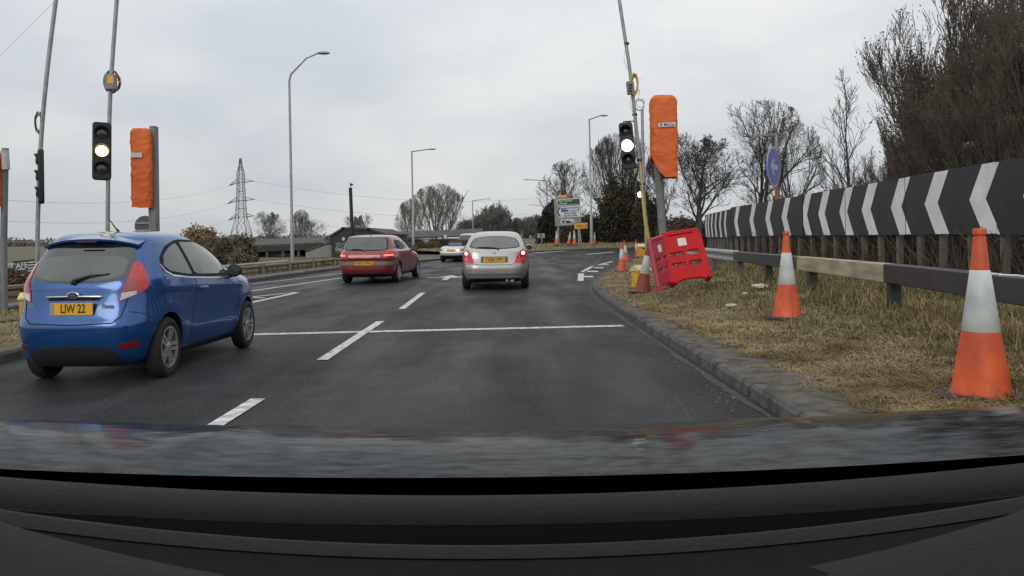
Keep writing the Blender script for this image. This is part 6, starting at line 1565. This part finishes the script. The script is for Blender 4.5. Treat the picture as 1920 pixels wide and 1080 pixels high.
def verge_pts(yr, xr, bias, dens=None):
    def fn(n, r_):
        u = r_.random(n); a, b_ = yr; Y = 1 / (1 / a + (1 / b_ - 1 / a) * u) if bias else r_.uniform(a, b_, n)
        K_ = np.interp(Y, np.linspace(0, 46, 400), kxs); edge = np.interp(Y, [0, 7, 11, 14, 26, 46], [.50, .34, .18, .10, .08, .06]) + .14
        edge = edge + .09 * np.sin(Y * 3.1) * np.sin(Y * 1.3) + .08 * np.sin(Y * 9)
        X = K_ + edge + (xr * r_.random(n) ** 1.15); f = fld(X, Y); keep = r_.random(n) < np.clip(.45 + .28 * f, .06, 1) if dens is None else dens(X, Y, K_, f, r_)
        X, Y = X[keep], Y[keep]; return X, Y, hv_np(X, Y)
    return fn
M_G1 = mat('straw_grass', (.17, .12, .055), rough=.9, scale=1.8, col2=(.40, .30, .16), detail=7, spec=.2)
M_G2 = mat('green_grass', (.062, .075, .022), rough=.85, scale=2.2, col2=(.12, .115, .045), detail=6, spec=.2)
M_G3 = mat('dark_thatch', (.10, .068, .035), rough=.95, scale=2, col2=(.15, .105, .055), detail=6, spec=.1)
o = grass('grass', 280000, verge_pts((2.8, 34), 6.0, True, lambda X, Y, K_, f, r_: r_.random(len(X)) < np.clip(.75 + .2 * f, .25, 1)), (1.05, 1.57), (.05, .20), M_G1, seed=3); tag(o, 'dry flattened straw-coloured grass over the verge', 'grass', kind='stuff')
o = grass('grass', 70000, verge_pts((2.8, 34), 6.5, True), (.9, 1.5), (.04, .12), M_G3, seed=4); tag(o, 'dark brown thatch low in the verge', 'grass', kind='stuff')
o = grass('grass', 130000, verge_pts((3.0, 32), 7.5, True, lambda X, Y, K_, f, r_: r_.random(len(X)) < np.clip((X - K_ - .9) * .42, 0, 1) * np.clip(.55 + .35 * fld(X + 5, Y - 3), .05, 1)), (.15, 1.2), (.06, .20), M_G2, seed=5); tag(o, 'greener grass tufts along the foot of the crash barrier', 'grass', kind='stuff')
def tall(n, r_):
    Y = 1 / (1 / 4.0 + (1 / 30 - 1 / 4.0) * r_.random(n)); X = np.interp(Y, [p.y for p in RP], [p.x for p in RP]) + r_.normal(.1, .35, n); return X, Y, hv_np(X, Y)
o = grass('grass', 5000, tall, (.1, 1.2), (.10, .28), M_G1, wk=1.0, seed=6); tag(o, 'taller pale grass stalks among the barrier posts', 'grass', kind='stuff')
def isl_pts(n, r_):
    Y = r_.uniform(5, 14.3, n); X = np.interp(Y, [5, 8, 11, 13, 14.3], [-5.8, -5.85, -5.95, -6.1, -6.4]) - (np.interp(Y, [5, 9, 11.6, 13.3, 14.3], [5, 3.8, 2.8, 2, .6]) * r_.random(n)); return X, Y, np.full(len(X), .165)
o = grass('grass', 26000, isl_pts, (.7, 1.5), (.04, .13), M_G1, seed=7); tag(o, 'dry grass on the splitter island left of the blue car', 'grass', kind='stuff')
def farp(n, r_):
    i = r_.integers(0, len(PL) - 1, n); P_ = np.array([[p.x, p.y] for p in PL]); ok = (P_[i, 1] > 44) & (P_[i, 1] < 56); i = i[ok]; T_ = P_[i + 1] - P_[i]; T_ /= np.linalg.norm(T_, axis=1, keepdims=True); d_ = r_.uniform(.3, 8, len(i)); Q = P_[i] + np.stack([-T_[:, 1], T_[:, 0]], 1) * d_[:, None] + T_ * r_.uniform(0, .8, (len(i), 1))
    z = np.array([zr(y) for y in P_[i, 1]]) + np.interp(d_, [.14, .8, 2.5, 6, 11], [.112, .2, .32, .42, .38]); return Q[:, 0], Q[:, 1], z
o = grass('grass', 30000, farp, (.4, 1.3), (.08, .22), M_G1, seed=8); tag(o, 'dry grass on the far verge beneath the direction sign', 'grass', kind='stuff')
# litter
for px, py, s_, lb in ((1371, 579, .05, 'small crumpled pale scrap of litter on the grass left of the lone cone'), (1424, 544, .09, 'pale crumpled bag on the grass beneath the barrier, right of the red panels'), (1396, 556, .04, 'tiny pale paper scrap near the crumpled bag')):
    p = vp(px, py); me = bmesh.new(); bmesh.ops.create_icosphere(me, subdivisions=3, radius=1)
    for v in me.verts: f = 1 + .5 * mnoise.noise(v.co * 2 + Vector((px, 0, 0))); v.co = Vector((v.co.x * s_ * f * 1.5, v.co.y * s_ * f, v.co.z * s_ * .5 * f))
    mm = bpy.data.meshes.new('litter'); me.to_mesh(mm); me.free(); o = link_mesh('litter_scrap', mm, mat('litter_white', (.45, .42, .34), rough=.7)); o.location = p + Vector((0, 0, s_ * .4 + .03)); tag(o, lb, 'litter', 'scraps of litter')
# rag caught in the thicket
p = at(1818, 272, 15); me = bmesh.new(); bmesh.ops.create_icosphere(me, subdivisions=3, radius=1)
for v in me.verts: f = 1 + .7 * mnoise.noise(v.co * 2.5); v.co = Vector((v.co.x * .12 * f + v.co.z * .05, v.co.y * .03, v.co.z * .07 * f))
mm = bpy.data.meshes.new('rag'); me.to_mesh(mm); me.free(); o = link_mesh('rag', mm, mat('rag_cream', (.40, .38, .25), rough=.8)); o.location = p; tag(o, 'small cream rag caught high in the brown thicket', 'rag')

# ------------------------------------------------------------------ the car the view is taken from
M_BON = mat('own_paint', (.010, .011, .012), col2=(.050, .053, .055), stretch=(1, 2.4, 1), detail=10, bump=.10, bscale=9, rough=.13, metal=0, coat=0, spec=.3, ior=1.14, scale=26)  # pale flecks in the colour stand for dirt and blurred reflections
M_SCUT = mat('scuttle_plastic', (.009, .009, .009), spec=.2, rough=.7, scale=60, bump=.15, bscale=200)
M_DASH = mat('dashboard_plastic', (.005, .005, .005), spec=.12, rough=.85, scale=80, bump=.15, bscale=260)
M_DASH2 = mat('dashboard_top_grey', (.015, .016, .017), spec=.2, rough=.8, scale=80, bump=.15, bscale=260)
t = empty('own_car', (0, 1.4, 0), 'dark bonnet, black scuttle and dashboard along the bottom edge, glossy, dirt and reflections painted in', 'car')
b = MB(); b.smooth = True
def zb(x, y):
    e2 = (x / .8) ** 2
    base = pchip([.80, .86, 1.0, 1.12, 1.3, 1.6, 1.85, 1.98, 2.02], [1.000, 1.004, 1.000, .985, .945, .86, .74, .55, .35], y)
    k = 1 if y < 1.0 else max(0, 1 - (y - 1.0) * .9)
    return base + .030 * e2 * k + (.006 * math.exp(-((abs(x) - .46) / .05) ** 2)) * k * sstep(.9, 1.05, y)
ysb = [.858, .868] + frange(.90, 1.3, 14) + frange(1.35, 1.85, 12) + frange(1.88, 2.02, 8); xsb = frange(-.84, .84, 70)
rows = [[Vector((x * (1 if y < 1.6 else 1 - .25 * ((y - 1.6) / .42) ** 2), y - .12 * (x / .84) ** 4 * sstep(1.4, 2, y), zb(x, y))) for x in xsb] for y in ysb]
rows = [[r[0] + Vector((-.03, 0, -.35 if y_ > 1 else -.3)), r[0] + Vector((-.025, 0, -.05))] + r + [r[-1] + Vector((.025, 0, -.05)), r[-1] + Vector((.03, 0, -.35 if y_ > 1 else -.3))] for r, y_ in zip(rows, ysb)]
vs = [p for r in rows for p in r]; n = len(rows[0]); b.add(vs, [(i * n + k, i * n + k + 1, (i + 1) * n + k + 1, (i + 1) * n + k) for i in range(len(rows) - 1) for k in range(n - 1)]); b.build('bonnet', M_BON, t, sharp=60)
def sweep(name, prof, m, x0=-1.3, x1=1.3, curve=.0, ycurve=.0, n=60):
    b = MB(); b.smooth = True; xs_ = frange(x0, x1, n); k = len(prof); vs = [Vector((x, y + ycurve * x * x, z + curve * x * x)) for x in xs_ for y, z in prof]
    b.add(vs, [(i * k + j, i * k + j + 1, (i + 1) * k + j + 1, (i + 1) * k + j) for i in range(n - 1) for j in range(k - 1)]); return b.build(name, m, t, sharp=50)
sweep('scuttle_gap', [(.90, .93), (.865, .965), (.80, .975), (.795, .93)], M_GAP, -.80, .80, .05)
sweep('scuttle_panel', [(.805, .975), (.802, .995), (.795, 1.004), (.785, 1.009), (.765, 1.012), (.745, 1.010), (.732, 1.005), (.727, .999)], M_SCUT, -.76, .76, .085)
sweep('scuttle_shadow_gap', [(.7268, .9985), (.722, .93), (.60, .90)], M_GAP, -.76, .76, .085)  # black sheet, the shade inside the gap put into its colour
sweep('scuttle_ledge', [(.696, .955), (.66, .968), (.60, .93), (.58, .85)], M_BLACKH, -.76, .76, .10)
sweep('dashboard_lip', [(.575, .90), (.572, 1.02), (.568, 1.042), (.560, 1.052), (.550, 1.055), (.536, 1.052)], M_SCUT, -.76, .76, .20)
sweep('dashboard', [(.537, 1.051), (.50, 1.053), (.46, 1.066), (.40, 1.080), (.25, 1.085), (.05, 1.06), (0, .8)], M_DASH, -.76, .76, .20)
sweep('dashboard_top', [(.535, .99), (.52, 1.020), (.49, 1.046), (.44, 1.062), (.30, 1.075)], M_DASH2, -.76, .76, .44)
for sx in (-1, 1):
    b = MB(); b.lathe([(.19, -.09), (.28, -.10), (.30, -.06), (.30, .06), (.28, .10), (.19, .09)], 30, Matrix.Translation((sx * .72, 1.45, .30)) @ Matrix.Rotation(R(90), 4, 'Y')); b.build('tyre', M_TYRE, t)
b = MB(); b.smooth = False
b.box((0, -.70, 1.455), (1.16, 1.84, .05), bev=.02); b.build('roof', M_BON, t); b = MB(); b.box((0, -.70, 1.42), (1.10, 1.78, .012)); b.build('headlining', mat('headlining_grey', (.30, .29, .28), rough=.9), t)
for sx in (-1, 1):
    b = MB(); b.tube([(sx * .80, .90, .98), (sx * .70, .60, 1.20), (sx * .58, .18, 1.44)], .035, 8); b.build('windscreen_pillar', M_BON, t)
    b = MB(); b.box((sx * .81, -.45, .66), (.06, 2.5, .66), bev=.03); b.build('door', M_BON, t)
    b = MB(); b.tube([(sx * .78, -.55, .98), (sx * .58, -.60, 1.44)], .035, 8); b.tube([(sx * .78, -1.6, .98), (sx * .56, -1.5, 1.44)], .05, 8); b.build('door_pillar', M_BON, t)
b = MB(); b.box((0, -1.65, .75), (1.56, .08, .8), bev=.03); b.build('tail_panel', M_BON, t)
b = MB(); b.box((0, .25, .60), (1.50, 1.3, .70), bev=.1); b.box((0, 1.35, .48), (1.40, 1.1, .5), bev=.1); b.build('front_body', M_BON, t)
